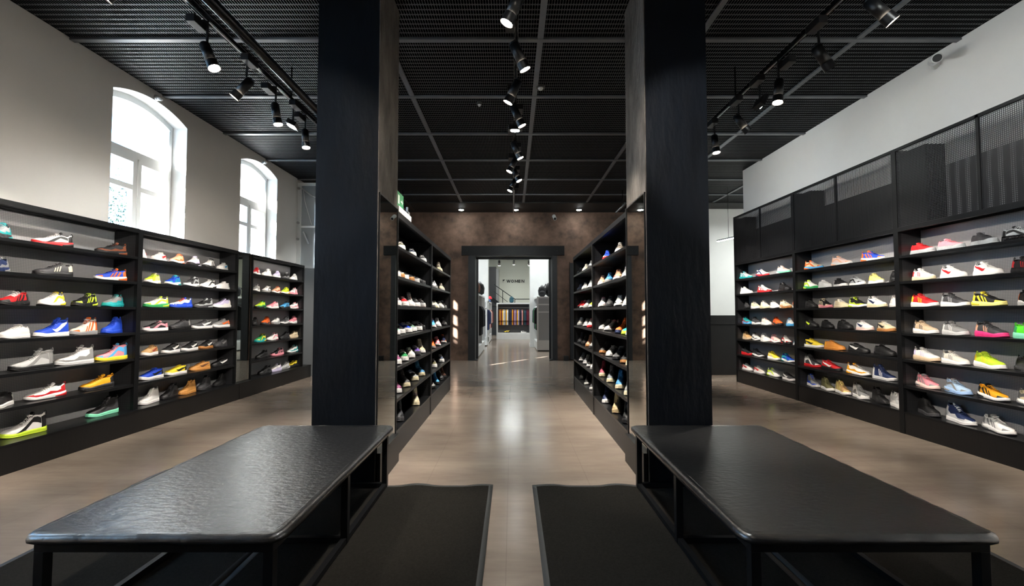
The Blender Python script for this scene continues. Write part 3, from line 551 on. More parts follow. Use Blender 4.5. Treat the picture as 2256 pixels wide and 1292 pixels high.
# black metal door leaf leaning by the back wall
c=thing('steel_door_leaf','tall dark steel panel standing against the brown wall behind the right rack','steel panel',(1.54,12.02,0))
part('leaf',MB().box(0,.55,0,.05,.03,2.58),MAT['frame_steel'],c,bevel=.004)
part('edge_strip',MB().box(-.012,.0,-.01,.06,.0,2.6),MAT['black_steel'],c)
c=thing('floor_box','small black box on the floor left of the steel panel','box',(1.42,12.0,0))
part('box_body',MB().box(-.06,.06,-.05,.05,0,.12),MAT['black_plastic'],c,bevel=.006)
part('lid',MB().box(-.065,.065,-.055,.055,.12,.13),MAT['black_plastic'],c,bevel=.002)
SHOES=[
('LW1',1,[(3.693,-4.190,-58,1.06,'R silver charcoal teal pn'),
 (4.129,-4.190,-104,1.00,'R white red black pn'),
 (4.733,-4.190,-100,1.00,'R black black copper pn')]),
('LW1',2,[(3.675,-4.190,-64,1.00,'R navy navy grey pn'),
 (4.146,-4.190,-100,1.00,'R charcoal black cream 3s'),
 (4.739,-4.190,-102,1.00,'R blue white orange pn')]),
('LW1',3,[(3.493,-4.190,-62,1.06,'R white black sky pn'),
 (3.820,-4.190,-72,1.00,'R red black black pn white'),
 (4.141,-4.190,-72,1.00,'R white white yellow pn'),
 (4.461,-4.190,-76,1.00,'R black black lime pn'),
 (4.780,-4.190,-74,1.00,'R grey teal teal pn')]),
('LW1',4,[(3.843,-4.190,-72,1.00,'L white white white -'),
 (4.155,-4.190,-88,1.00,'H blue white white sw'),
 (4.463,-4.190,-82,1.00,'H offwhite grey orange pn'),
 (4.780,-4.190,-74,1.00,'H blue blue blue -')]),
('LW1',5,[(3.675,-4.190,-50,1.00,'R navy black grey -'),
 (3.992,-4.190,-98,1.06,'H lightgrey black grey pn'),
 (4.380,-4.190,-102,1.06,'H white lightgrey grey pn'),
 (4.780,-4.190,-104,1.00,'H pink yellow sky pn')]),
('LW1',6,[(3.757,-4.190,-64,1.00,'L black white white -'),
 (4.119,-4.190,-102,1.00,'R white white red pn'),
 (4.626,-4.190,-98,1.06,'R amber black black -')]),
('LW1',7,[(3.948,-4.190,-100,1.06,'H white lime black pn'),
 (4.702,-4.190,-94,1.06,'H black mint charcoal pn')]),
('LW2',1,[(5.130,-4.190,-56,1.00,'L white white red sw'),
 (5.381,-4.190,-72,1.00,'L offwhite white red sw'),
 (5.669,-4.190,-74,1.00,'R peach white orange pn'),
 (5.965,-4.190,-70,1.06,'R white black lilac pn'),
 (6.270,-4.190,-74,1.06,'R white black black pn'),
 (6.565,-4.190,-76,1.00,'L white white sky sw')]),
('LW2',2,[(5.290,-4.190,-72,1.00,'R lime white cream pn'),
 (5.610,-4.190,-76,1.00,'R blue white teal pn'),
 (5.937,-4.190,-78,1.06,'R charcoal white silver pn'),
 (6.261,-4.190,-86,1.00,'R white white black pn'),
 (6.565,-4.190,-90,1.00,'L white white grey -')]),
('LW2',3,[(5.359,-4.190,-98,1.00,'R white green lime pn'),
 (5.757,-4.190,-100,1.00,'R white blue blue pn orange'),
 (6.167,-4.190,-98,1.00,'R black charcoal silver pn'),
 (6.565,-4.190,-96,1.06,'R lilac white white pn')]),
('LW2',4,[(5.359,-4.190,-100,1.00,'L black white pink pn'),
 (5.753,-4.190,-92,1.06,'R charcoal black grey -'),
 (6.166,-4.190,-102,1.00,'L charcoal white white sw'),
 (6.565,-4.190,-94,1.06,'L grey white orange sw')]),
('LW2',5,[(5.286,-4.190,-74,1.00,'L tan white rust sw'),
 (5.613,-4.190,-82,1.00,'L black white white sw'),
 (5.940,-4.190,-84,1.00,'L black white white sw'),
 (6.252,-4.190,-82,1.00,'L black gum white sw'),
 (6.565,-4.190,-82,1.00,'L charcoal charcoal grey sw')]),
('LW2',6,[(5.324,-4.190,-90,1.06,'L blue white black sw'),
 (5.709,-4.190,-96,1.00,'L yellow white black sw'),
 (6.143,-4.190,-102,1.00,'L wheat wheat brown sw'),
 (6.560,-4.190,-96,1.00,'L black black white sw')]),
('LW2',7,[(5.296,-4.190,-84,1.00,'H white white white -'),
 (5.608,-4.190,-82,1.00,'H black black charcoal pn'),
 (5.918,-4.190,-86,1.00,'H wheat wheat brown -'),
 (6.239,-4.190,-76,1.06,'H charcoal charcoal grey -'),
 (6.565,-4.190,-80,1.00,'H black black black -')]),
('LW3',1,[(7.425,-4.190,-74,1.00,'R red white white pn'),
 (7.752,-4.190,-80,1.06,'R white white grey -'),
 (8.078,-4.190,-76,1.00,'R lilac white white -'),
 (8.395,-4.190,-80,1.00,'R black charcoal grey pn'),
 (8.710,-4.190,-80,1.00,'R white white grey -')]),
('LW3',2,[(7.443,-4.190,-70,1.00,'R grey white white pn'),
 (7.761,-4.190,-80,1.00,'R white grey black pn'),
 (8.075,-4.190,-82,1.00,'R peach white rust pn'),
 (8.388,-4.190,-82,1.00,'R lime white yellow pn'),
 (8.710,-4.190,-82,1.06,'R white pink pink pn')]),
('LW3',3,[(7.576,-4.190,-86,1.00,'R lime black green pn'),
 (7.961,-4.190,-94,1.00,'R pink white white pn'),
 (8.389,-4.190,-92,1.00,'R sky black black pn'),
 (8.710,-4.190,-94,1.00,'R white white pink pn')]),
('LW3',4,[(7.425,-4.190,-66,1.00,'R black black charcoal -'),
 (7.754,-4.190,-76,1.06,'R orange charcoal rust pn'),
 (8.080,-4.190,-80,1.00,'R white grey silver pn'),
 (8.391,-4.190,-86,1.00,'R charcoal white grey pn'),
 (8.710,-4.190,-82,1.06,'R pink white pink -')]),
('LW3',5,[(7.599,-4.190,-86,1.00,'R green teal yellow pn'),
 (7.978,-4.190,-92,1.00,'R white white pink pn'),
 (8.399,-4.190,-92,1.00,'R black black charcoal pn'),
 (8.710,-4.190,-96,1.00,'R beige beige cream pn')]),
('LW3',6,[(7.655,-4.190,-92,1.00,'R black black charcoal -'),
 (8.150,-4.190,-100,1.00,'R black pink pink pn'),
 (8.710,-4.190,-96,1.06,'R white white teal pn')]),
('LW3',7,[(7.758,-4.190,-94,1.06,'R black black charcoal pn'),
 (8.080,-4.190,-102,1.00,'R white lilac lilac pn'),
 (8.395,-4.190,-98,1.00,'R lightgrey grey white pn'),
 (8.710,-4.190,-102,1.00,'R yellow black black pn')]),
('LI1',1,[(4.529,-1.119,-74,0.98,'P olive white white -'),
 (5.043,-1.119,-74,0.98,'P navy white white -'),
 (5.635,-1.119,-74,0.98,'P charcoal white white -')]),
('LI1',2,[(4.392,-1.170,-47,0.98,'P brown white white -'),
 (4.550,-1.170,-47,0.98,'P white gum gum -'),
 (4.735,-1.170,-47,0.98,'P black white white -'),
 (5.004,-1.170,-47,0.98,'P black gum gum -'),
 (5.272,-1.170,-47,0.98,'P black white white -'),
 (5.477,-1.170,-47,0.98,'P black black black -'),
 (5.635,-1.170,-47,0.98,'P charcoal charcoal grey -')]),
('LI1',3,[(4.412,-1.135,-67,0.98,'P grey white white -'),
 (4.723,-1.135,-67,0.98,'P red white white -'),
 (5.030,-1.135,-67,0.98,'H lightgrey white white -'),
 (5.307,-1.135,-67,0.98,'P black white white -'),
 (5.635,-1.135,-67,0.98,'P black white white -')]),
('LI1',4,[(4.398,-1.161,-53,0.98,'P mint white black -'),
 (4.611,-1.161,-53,0.98,'P black white black -'),
 (4.915,-1.161,-53,0.98,'P blue white black -'),
 (5.151,-1.161,-53,0.98,'P sage white white -'),
 (5.457,-1.161,-53,0.98,'P black white black -'),
 (5.635,-1.161,-53,0.98,'P black black black -')]),
('LI1',5,[(4.437,-1.134,-67,0.98,'P plum white white -'),
 (4.732,-1.134,-67,0.98,'P green white black -'),
 (5.037,-1.134,-67,0.98,'P offwhite white white -'),
 (5.355,-1.134,-67,0.98,'P purple charcoal black -'),
 (5.635,-1.134,-67,0.98,'H cream white white -')]),
('LI1',6,[(4.279,-1.156,-56,0.98,'H navy white navy -'),
 (4.473,-1.156,-56,0.98,'B plum white orange -'),
 (4.837,-1.156,-56,0.98,'B charcoal cream black -'),
 (5.259,-1.156,-56,0.98,'P grey cream white -'),
 (5.635,-1.156,-56,0.98,'B steelblue cream brown -')]),
('LI1',7,[(4.526,-1.119,-74,0.98,'T charcoal charcoal black -'),
 (5.279,-1.119,-74,0.98,'T cream cream beige -')]),
('LI2',1,[(6.925,-1.119,-74,0.98,'H cream cream tan -')]),
('LI2',2,[(6.492,-1.119,-74,0.98,'R silver grey charcoal pn'),
 (7.164,-1.119,-74,0.98,'R cream white white -')]),
('LI2',3,[(6.349,-1.131,-69,0.98,'R grey charcoal black -'),
 (6.650,-1.131,-69,0.98,'L cream cream white -'),
 (7.121,-1.131,-69,0.98,'L white white white -'),
 (7.420,-1.131,-69,0.98,'R black grey silver pn')]),
('LI2',4,[(6.383,-1.119,-74,0.98,'R sky white pink pn'),
 (6.830,-1.119,-74,0.98,'R white lightgrey grey -'),
 (7.415,-1.119,-74,0.98,'R black charcoal grey pn')]),
('LI2',5,[(6.351,-1.119,-74,0.98,'R orange grey peach -'),
 (6.794,-1.119,-74,0.98,'R pink white red pn'),
 (7.380,-1.119,-74,0.98,'R navy white orange pn')]),
('LI2',6,[(6.475,-1.119,-74,0.98,'P olive white grey -'),
 (7.151,-1.119,-74,0.98,'P slate white grey -')]),
('LI2',7,[(6.386,-1.136,-66,0.98,'H grey black charcoal -'),
 (6.749,-1.136,-66,0.98,'H sky black navy -'),
 (7.151,-1.136,-66,0.98,'H charcoal black black -'),
 (7.420,-1.136,-66,0.98,'H brown black brown -')]),
('RI1',1,[(4.688,1.119,-106,0.98,'R taupe white grey pn'),
 (5.318,1.119,-106,0.98,'R blue red white pn')]),
('RI1',2,[(4.415,1.122,-107,0.98,'R grey white silver pn'),
 (4.778,1.122,-107,0.98,'R peach white rust pn'),
 (5.217,1.122,-107,0.98,'R steelblue grey sky pn'),
 (5.635,1.122,-107,0.98,'R peach white white -')]),
('RI1',3,[(4.403,1.124,-108,0.98,'R cream lightgrey silver pn'),
 (4.755,1.124,-108,0.98,'R white white black pn'),
 (5.197,1.124,-108,0.98,'R charcoal charcoal grey -'),
 (5.619,1.124,-108,0.98,'R white white pink pn')]),
('RI1',4,[(4.311,1.165,-130,0.98,'R purple white navy -'),
 (4.480,1.165,-130,0.98,'R teal lime lime pn'),
 (4.755,1.165,-130,0.98,'H orange navy orange -'),
 (5.303,1.165,-130,0.98,'R lightgrey white pink pn'),
 (5.629,1.165,-130,0.98,'R grey white lightgrey -')]),
('RI1',5,[(4.322,1.147,-119,0.98,'L cream cream white -'),
 (4.546,1.147,-119,0.98,'H black gum navy -'),
 (4.872,1.147,-119,0.98,'R charcoal black grey pn'),
 (5.226,1.147,-119,0.98,'L lightgrey white grey -'),
 (5.603,1.147,-119,0.98,'R black gum charcoal -')]),
('RI1',6,[(4.366,1.122,-107,0.98,'B grey cream black -'),
 (4.729,1.122,-107,0.98,'B steelblue cream cream -'),
 (5.153,1.122,-107,0.98,'B slategrey cream charcoal -'),
 (5.599,1.122,-107,0.98,'B burgundy cream amber -')]),
('RI1',7,[(4.445,1.119,-106,0.98,'T black black charcoal -'),
 (4.884,1.119,-106,0.98,'T sand sand brown -'),
 (5.407,1.119,-106,0.98,'B navy white red -')]),
('RI2',1,[(6.369,1.119,-106,0.98,'R silver black black pn'),
 (6.848,1.119,-106,0.98,'R cream white peach -'),
 (7.401,1.119,-106,0.98,'R charcoal black grey -')]),
('RI2',2,[(6.399,1.119,-106,0.98,'R lightgrey white black pn'),
 (6.918,1.119,-106,0.98,'R white white black pn'),
 (7.420,1.119,-106,0.98,'R slate charcoal grey -')]),
('RI2',3,[(6.335,1.136,-114,0.98,'R lime white white pn'),
 (6.799,1.136,-114,0.98,'R white lightgrey grey pn'),
 (7.151,1.136,-114,0.98,'R red white pink pn'),
 (7.420,1.136,-114,0.98,'R red black black -')]),
('RI2',4,[(6.464,1.123,-108,0.98,'R white red pink pn'),
 (6.819,1.123,-108,0.98,'R lightgrey white charcoal pn'),
 (7.420,1.123,-108,0.98,'R white lightgrey grey -')]),
('RI2',5,[(6.328,1.132,-112,0.98,'R grey charcoal black -'),
 (6.622,1.132,-112,0.98,'H peach gum white -'),
 (6.999,1.132,-112,0.98,'H black black charcoal -'),
 (7.420,1.132,-112,0.98,'H charcoal charcoal black -')]),
('RI2',6,[(6.243,1.133,-112,0.98,'R white grey lightgrey -'),
 (6.529,1.133,-112,0.98,'R black white white pn'),
 (6.868,1.133,-112,0.98,'R silver white grey pn'),
 (7.274,1.133,-112,0.98,'R grey white charcoal pn')]),
('RI2',7,[(6.294,1.119,-106,0.98,'H charcoal white black -'),
 (6.728,1.119,-106,0.98,'H black white white -'),
 (7.217,1.119,-106,0.98,'H black black charcoal -')]),
('RW3',1,[(7.128,4.270,-90,1.00,'R blush mint white pn'),
 (7.736,4.270,-88,1.06,'R white red navy pn'),
 (8.280,4.270,-84,1.06,'R white teal teal pn')]),
('RW3',2,[(7.115,4.270,-98,1.06,'R black black charcoal pn'),
 (7.685,4.270,-82,1.00,'R white red red pn'),
 (8.280,4.270,-82,1.00,'R white white lightgrey -')]),
('RW3',3,[(6.845,4.270,-114,1.00,'R orange white grey pn'),
 (7.103,4.270,-100,1.06,'R cream gum white pn'),
 (7.393,4.270,-102,1.00,'R white white lightgrey pn'),
 (7.686,4.270,-104,1.06,'R offwhite cream cream -'),
 (7.987,4.270,-102,1.06,'R cream white white -'),
 (8.280,4.270,-112,1.00,'R charcoal black black -')]),
('RW3',4,[(7.000,4.270,-114,1.00,'R white sky sky pn'),
 (7.328,4.270,-104,1.06,'R orange black rust pn'),
 (7.653,4.270,-98,1.00,'R blush white white -'),
 (7.967,4.270,-100,1.00,'R charcoal white black -'),
 (8.280,4.270,-96,1.00,'R teal sky red pn')]),
('RW3',5,[(6.845,4.270,-120,1.00,'R sky white white pn'),
 (7.105,4.270,-104,1.00,'R white black red pn'),
 (7.393,4.270,-102,1.00,'R blush white pink pn'),
 (7.690,4.270,-102,1.06,'R white white white -'),
 (7.986,4.270,-100,1.00,'R white white black pn'),
 (8.280,4.270,-98,1.06,'R tan beige cream -')]),
('RW3',6,[(7.074,4.270,-94,1.00,'R blue white teal pn'),
 (7.447,4.270,-90,1.00,'R yellow white cream sw'),
 (7.926,4.270,-90,1.00,'R charcoal white black pn'),
 (8.280,4.270,-86,1.06,'R black red charcoal sw')]),
('RW3',7,[(7.063,4.270,-94,1.00,'L charcoal white white sw'),
 (7.461,4.270,-86,1.00,'R white white lime pn'),
 (7.888,4.270,-88,1.00,'L offwhite white red sw'),
 (8.280,4.270,-86,1.00,'L white white red sw')]),
('RW2',1,[(5.359,4.270,-86,1.00,'R blue white orange pn'),
 (5.873,4.270,-86,1.00,'R blush white peach pn'),
 (6.417,4.270,-82,1.00,'R cream sky orange pn')]),
('RW2',2,[(5.060,4.270,-124,1.00,'R black black charcoal pn'),
 (5.325,4.270,-110,1.00,'R paleyellow white yellow -'),
 (5.619,4.270,-104,1.00,'L silver white black pn'),
 (5.912,4.270,-106,1.00,'L black white white -'),
 (6.205,4.270,-104,1.00,'L white white white -'),
 (6.495,4.270,-98,1.00,'R white green lime pn')]),
('RW2',3,[(5.060,4.270,-120,1.00,'R white white black -'),
 (5.327,4.270,-100,1.00,'R white cream navy sw'),
 (5.616,4.270,-98,1.00,'R black white lime pn'),
 (5.907,4.270,-104,1.00,'L cream cream white -'),
 (6.201,4.270,-104,1.00,'R black pink cream pn'),
 (6.495,4.270,-104,1.00,'R black black charcoal -')]),
('RW2',4,[(5.204,4.270,-104,1.00,'L cream gum black sw'),
 (5.522,4.270,-102,1.00,'L white blush navy sw'),
 (5.849,4.270,-104,1.06,'L black black black -'),
 (6.177,4.270,-106,1.00,'L black black charcoal -'),
 (6.495,4.270,-100,1.00,'L black black lime sw')]),
('RW2',5,[(5.236,4.270,-98,1.06,'L black black charcoal -'),
 (5.625,4.270,-88,1.00,'L black black white sw'),
 (6.049,4.270,-86,1.06,'L orangetan orangetan amber -'),
 (6.459,4.270,-84,1.06,'L yellow white black sw')]),
('RW2',6,[(5.254,4.270,-90,1.00,'H navy lightgrey white 3s'),
 (5.643,4.270,-86,1.06,'R white white amber pn'),
 (6.112,4.270,-82,1.00,'R red black white sw'),
 (6.495,4.270,-90,1.06,'H charcoal red white pn')]),
('RW2',7,[(5.060,4.270,-106,1.00,'H lightgrey white white pn'),
 (5.321,4.270,-106,1.00,'H black black charcoal -'),
 (5.620,4.270,-106,1.06,'H grey white white pn'),
 (5.918,4.270,-102,1.00,'H tan white paleyellow pn'),
 (6.206,4.270,-104,1.00,'H olive white brown -'),
 (6.495,4.270,-102,1.00,'H grey white blue pn')]),
('RW1',1,[(3.784,4.270,-92,1.00,'C silver black black pn'),
 (4.096,4.270,-110,1.00,'C charcoal silver beige -'),
 (4.405,4.270,-98,0.94,'C pink silver white -'),
 (4.710,4.270,-100,1.00,'C red silver rust -')]),
('RW1',2,[(3.743,4.270,-106,1.06,'R black black red 3s'),
 (4.072,4.270,-106,1.00,'R white white red sw'),
 (4.391,4.270,-104,1.00,'R white white red sw'),
 (4.710,4.270,-104,1.00,'R white cream red 3s')]),
('RW1',3,[(3.761,4.270,-126,1.00,'R black white orange -'),
 (4.073,4.270,-98,1.00,'R black paleyellow yellow pn'),
 (4.387,4.270,-100,1.00,'R charcoal white silver 3s'),
 (4.710,4.270,-98,1.06,'R red white yellow 3s')]),
('RW1',4,[(3.740,4.270,-98,1.00,'R neon mint green 3s'),
 (4.065,4.270,-104,1.06,'R charcoal hotpink peach 3s'),
 (4.393,4.270,-104,1.00,'R grey lightgrey white 3s'),
 (4.710,4.270,-100,1.00,'R beige white charcoal 3s')]),
('RW1',5,[(3.762,4.270,-110,1.00,'R charcoal charcoal black pn'),
 (4.091,4.270,-106,1.06,'R lime white yellow 3s'),
 (4.407,4.270,-98,0.94,'R offwhite white grey 3s'),
 (4.710,4.270,-96,1.00,'R white beige lilac 3s')]),
('RW1',6,[(3.752,4.270,-108,1.00,'R cream white grey pn'),
 (4.072,4.270,-104,1.00,'R amber white black pn'),
 (4.391,4.270,-104,1.00,'R paleblue lightblue grey pn'),
 (4.710,4.270,-104,1.00,'R pink blush grey pn')]),
('RW1',7,[(3.708,4.270,-108,1.00,'R offwhite red grey pn'),
 (4.037,4.270,-106,1.06,'R white white grey pn'),
 (4.373,4.270,-102,1.06,'H navy white lightgrey pn'),
 (4.710,4.270,-110,1.06,'H black charcoal black -')]),
]
# ------------------------------------------------------------------ shoes
CLR=dict(silver='#a9adb0',charcoal='#3a3a3d',teal='#1fa3a6',white='#e6e4e2',red='#c81f26',black='#161618',copper='#8a4a2c',navy='#1c2a52',grey='#8b8b8b',cream='#dccfae',
blue='#1f49c4',orange='#ea6a26',sky='#4fa6dc',yellow='#f0d636',lime='#c4e038',offwhite='#dad4c8',lightgrey='#c2c3c4',pink='#e58f9c',amber='#e8a21a',mint='#7fd6b2',peach='#eeb796',
lilac='#c9c0de',green='#2f9a56',tan='#c39c6b',rust='#a8452a',gum='#b07a45',wheat='#c98e4a',brown='#6a4330',beige='#cdb698',olive='#6d6a48',sage='#6f8f7c',plum='#8e4a72',purple='#5d3f96',
steelblue='#3d7fae',taupe='#7d756c',burgundy='#93374f',slategrey='#64666e',slate='#525b6e',sand='#bda67e',blush='#efd2c9',paleyellow='#eadf8a',orangetan='#d2893c',hotpink='#e0327c',neon='#59e02c',paleblue='#aac4df',lightblue='#9fbfe6')
WORD=dict(offwhite='off-white',lightgrey='light grey',steelblue='steel-blue',slategrey='slate-grey',paleyellow='pale yellow',orangetan='orange-tan',hotpink='hot pink',neon='neon green',paleblue='pale blue',lightblue='light blue',gum='gum-brown',sky='sky-blue',lilac='lilac')
def word(c): return WORD.get(c,c)
_sm={}
def smat(c,kind):
    k=(c,kind)
    if k not in _sm:
        r={'upper':.55,'rubber':.5,'lining':.9,'lace':.8,'clear':.12}[kind]
        b=.25 if kind in('upper','lace') else .12
        _sm[k]=pm(word(c).replace(' ','_').replace('-','_')+'_shoe_'+kind,CLR[c],r,bump=b,bs=380 if kind!='rubber' else 160,bd=.001)
    return _sm[k]
KIND=dict(
 #   soleheel solemid soletoe collar tongue  ankle-height  flare rip  throatEnd
 L=dict(sh=.030,sm=.026,st=.024,col=.082,tng=.105,hl=.092,fl=1.04,rp=0,toe=.046),
 P=dict(sh=.034,sm=.034,st=.036,col=.078,tng=.096,hl=.086,fl=1.06,rp=0,toe=.050),
 R=dict(sh=.044,sm=.032,st=.024,col=.092,tng=.122,hl=.110,fl=1.08,rp=.05,toe=.046),
 C=dict(sh=.046,sm=.042,st=.036,col=.094,tng=.118,hl=.106,fl=1.08,rp=.2,toe=.052),
 H=dict(sh=.032,sm=.028,st=.024,col=.132,tng=.156,hl=.142,fl=1.04,rp=0,toe=.048),
 B=dict(sh=.036,sm=.032,st=.034,col=.150,tng=.165,hl=.158,fl=1.07,rp=.06,toe=.060),
 T=dict(sh=.040,sm=.034,st=.036,col=.205,tng=.215,hl=.210,fl=1.07,rp=.06,toe=.066))
def interp(tab,t):
    for (a,b),(c,d) in zip(tab,tab[1:]):
        if t<=c:
            u=(t-a)/(c-a); u=u*u*(3-2*u); return b+(d-b)*u
    return tab[-1][1]
LEN=.30
def shoe_fns(k):
    K=KIND[k]
    wt=[(0,.016),(.03,.027),(.12,.034),(.25,.034),(.42,.034),(.58,.041),(.72,.047),(.84,.045),(.93,.034),(.985,.018),(1,.010)]
    w=lambda t:interp(wt,t)
    b=lambda t:interp([(0,K['sh']),(.3,K['sh']*.5+K['sm']*.5),(.5,K['sm']),(.8,K['st']),(1,K['st']+.010)],t)
    tp=[(0,K['hl']),(.06,K['hl']-.002),(.16,K['col']),(.30,K['col']+.006),(.38,K['col']*.72+.034),(.50,.070+K['toe']*.24+(K['col']-.08)*.14),(.62,K['toe']+.026),(.74,K['toe']+.014),(.86,K['toe']+.010),(.95,K['toe']+.002),(1,K['toe']-.014)]
    T=lambda t:max(interp(tp,t),b(t)+.006)
    return K,w,b,T
T0=.345
def surf(k,t,a,off=0.):
    """a signed -1..1, 0 = top centre"""
    K,w,b,T=shoe_fns(k); s=1 if a>=0 else -1; q=abs(a)
    x=-LEN/2+.006+(LEN-.012)*t
    if t<T0:
        W=w(t); rim=.62*W
        if q>=.42:
            u=(1-q)/.58       # 0 bottom ..1 rim
            y=W+(rim-W)*(u**1.4)+.003*math.sin(u*math.pi); z=b(t)+(T(t)-b(t))*u
            lean=(.006*u if t<.1 else 0)
            return Vector((x+lean,s*(y+off),z))
        u=q/.42
        inn=rim*(.86 if u>.5 else .8*u*1.2)
        z=T(t)-.004 if u>.93 else max(b(t)+.012,T(t)-.03-(1-u)*.06)
        return Vector((x+(.006 if t<.1 else 0),s*inn,z))
    th=(1-q)*math.pi/2
    W=w(t)
    y=W*math.cos(th)**.62; z=b(t)+(T(t)-b(t))*math.sin(th)**.95
    n=Vector((0,math.cos(th),math.sin(th)))*off
    return Vector((x,s*(y+n.y),z+n.z))
def shoe_meshes(k):
    K,w,b,T=shoe_fns(k); M={}
    ts=[0,.015,.04,.08,.13,.19,.25,.30,.335,.36,.40,.45,.50,.56,.62,.68,.74,.80,.85,.90,.94,.97,.99,1.0]
    A=[1,.85,.7,.56,.44,.40,.22,0]; A=A+[-x for x in A[-2::-1]]
    P=[[surf(k,t,a) for a in A] for t in ts]
    up=MB();ln=MB(); m=len(A)
    up.v=[tuple(c) for r in P for c in r]; ln.v=list(up.v)
    for i in range(len(ts)-1):
        for j in range(m-1):
            fce=(i*m+j,i*m+j+1,(i+1)*m+j+1,(i+1)*m+j)
            (ln if ts[i+1]<T0+.02 and 5<=j+ (0) <=m-7 or (ts[i+1]<T0 and (j==4 or j==m-6)) else up).f.append(fce)
    up.f.append(tuple(range(m)))  # heel cap
    def clean(mb):
        used=sorted({i for f_ in mb.f for i in f_}); mp={o:n for n,o in enumerate(used)}
        mb.v=[mb.v[i] for i in used]; mb.f=[tuple(mp[i] for i in f_) for f_ in mb.f]; return mb
    up.f[-1]=tuple(j for j in (list(range(0,5))+list(range(m-5,m))))
    M['upper']=clean(up).mesh('upper',None,True); M['lining']=clean(ln).mesh('lining',None,True)
    # sole
    ts2=[0,.012,.04]+[.08+.04*i for i in range(22)]+[.955,.985,1.0]
    P=[]
    for i,t in enumerate(ts2):
        t=min(t,1.0)
        x=-LEN/2+LEN*t; W=w(t)+.002; B=b(t)+.003; spring=max(0,(t-.78)/.22)**2*.012+max(0,(.06-t)/.06)*.004
        rp=1+K['rp']*math.sin(t*math.pi*(14 if k!='C' else 18)); fl=K['fl']
        if k in 'R' and t<.25: fl+=.06
        prof=[(0,spring),(W*.9*fl,spring),(W*fl*rp,spring+(B-spring)*.22),(W*fl*(1+(rp-1)*.3)*1.01,spring+(B-spring)*.6),(W*.99,B),(W*.6,B+.001),(0,B+.001)]
        row=[(x,y,z) for y,z in prof]+[(x,-y,z) for y,z in prof[-2:0:-1]]; row.append(row[0]); P.append(row)
    mb=MB().grid(P); n0=len(P[0]); mb.f.append(tuple(range(n0-1))); mb.f.append(tuple(range(len(mb.v)-n0,len(mb.v)-1)))
    M['sole']=mb.mesh('sole',None,True)
    # outsole line / tread
    P=[]
    for t in ts2:
        x=-LEN/2+(LEN+.002)*t; W=(w(t)+.003)*K['fl']*1.01; spring=max(0,(t-.78)/.22)**2*.012+max(0,(.06-t)/.06)*.004
        P.append([(x,-W,spring+.0),(x,-W,spring+.006),(x,W,spring+.006),(x,W,spring),(x,-W,spring)])
    mb=MB().grid(P); mb.f+= [(0,1,2,3),tuple(len(mb.v)-5+i for i in range(4))]
    M['outsole']=mb.mesh('outsole',None,True)
    # tongue
    P=[]; x=lambda t:-LEN/2+.006+(LEN-.012)*t
    for i in range(7):
        u=i/6; t=.52-.20*u; zz=T(t)+.004 if t>T0+.03 else T(.375)+.003+(K['tng']-T(.375))*((T0+.03-t)/(T0+.03-.32))
        hw=.016+.006*u
        P.append([(x(t)-(.006*u),hw*c,zz-.006*c*c) for c in (-1,-.5,0,.5,1)])
    mb=MB().grid(P); P2=[[(a_-.004,b_,c_-.007) for a_,b_,c_ in r] for r in P]; mb.grid(P2)
    n=5; o=len(P)*n
    mb.f+=[(6*n+j,6*n+j+1,o+6*n+j+1,o+6*n+j) for j in range(4)]
    mb.f+=[(i*n,(i+1)*n,o+(i+1)*n,o+i*n) for i in range(6)]+[(i*n+4,(i+1)*n+4,o+(i+1)*n+4,o+i*n+4) for i in range(6)]
    M['tongue']=mb.mesh('tongue',None,True)
    # laces
    mb=MB(); cnt=5 if k in 'LRCP' else 6
    for i in range(cnt):
        t=.385+.225*i/(cnt-1)
        a_=surf(k,t,-.40,.003);b_=surf(k,t+.012,0,.008);c_=surf(k,t,.40,.003); mb.tube([a_,b_,c_],.0024,5)
        if i<cnt-1:
            t2=t+.225/(cnt-1); mb.tube([surf(k,t,-.36,.004),surf(k,(t+t2)/2,0,.009),surf(k,t2,.36,.004)],.002,5)
    zt=K['tng']
    for i in range({'H':2,'B':3,'T':6}.get(k,0)):
        u=(i+.5)/{'H':2,'B':3,'T':6}[k]; t=.335; z=T(.375)+(K['col']-T(.375)+.004)*u
        mb.tube([(x(t)+.012-.014*u,-.022,z),(x(t)+.022-.016*u,0,z+.003),(x(t)+.012-.014*u,.022,z)],.0024,5)
    mb.tube([(x(.38),-.002,T(.38)+.009),(x(.41),-.018,T(.40)+.012),(x(.36),-.024,T(.38)-.002)],.0018,5).tube([(x(.38),.002,T(.38)+.009),(x(.41),.018,T(.40)+.012),(x(.36),.024,T(.38)-.002)],.0018,5)
    M['laces']=mb.mesh('laces',None,True)
    # overlays: toe guard, eye stays, heel counter
    def patch(mb,t0,t1,a0,a1,off=.0016,n=6,m=4):
        for s in (1,-1):
            mb.grid([[surf(k,t0+(t1-t0)*i/n,s*(a0+(a1-a0)*j/m),off) for j in range(m+1)] for i in range(n+1)])
    mb=MB(); patch(mb,.86,.995,.55,.99,n=5); M['toe_guard']=mb.mesh('toe_guard',None,True)
    mb=MB(); patch(mb,.36,.66,.26,.44); M['eye_stay']=mb.mesh('eye_stay',None,True)
    mb=MB(); patch(mb,.0,.15,.52,.99,n=4); M['heel_counter']=mb.mesh('heel_counter',None,True)
    # coloured side panel (runner wave)
    mb=MB()
    for s in (1,-1):
        mb.grid([[surf(k,t,s*(hi+(lo-hi)*j/3),.0022) for j in range(4)] for t,hi,lo in ((.16,.55,.80),(.24,.50,.74),(.33,.50,.70),(.36,.44,.66),(.45,.50,.78),(.54,.60,.92),(.62,.74,.97),(.70,.86,.98),(.76,.94,.98))])
    M['side_panel']=mb.mesh('side_panel',None,True)
    mb=MB()
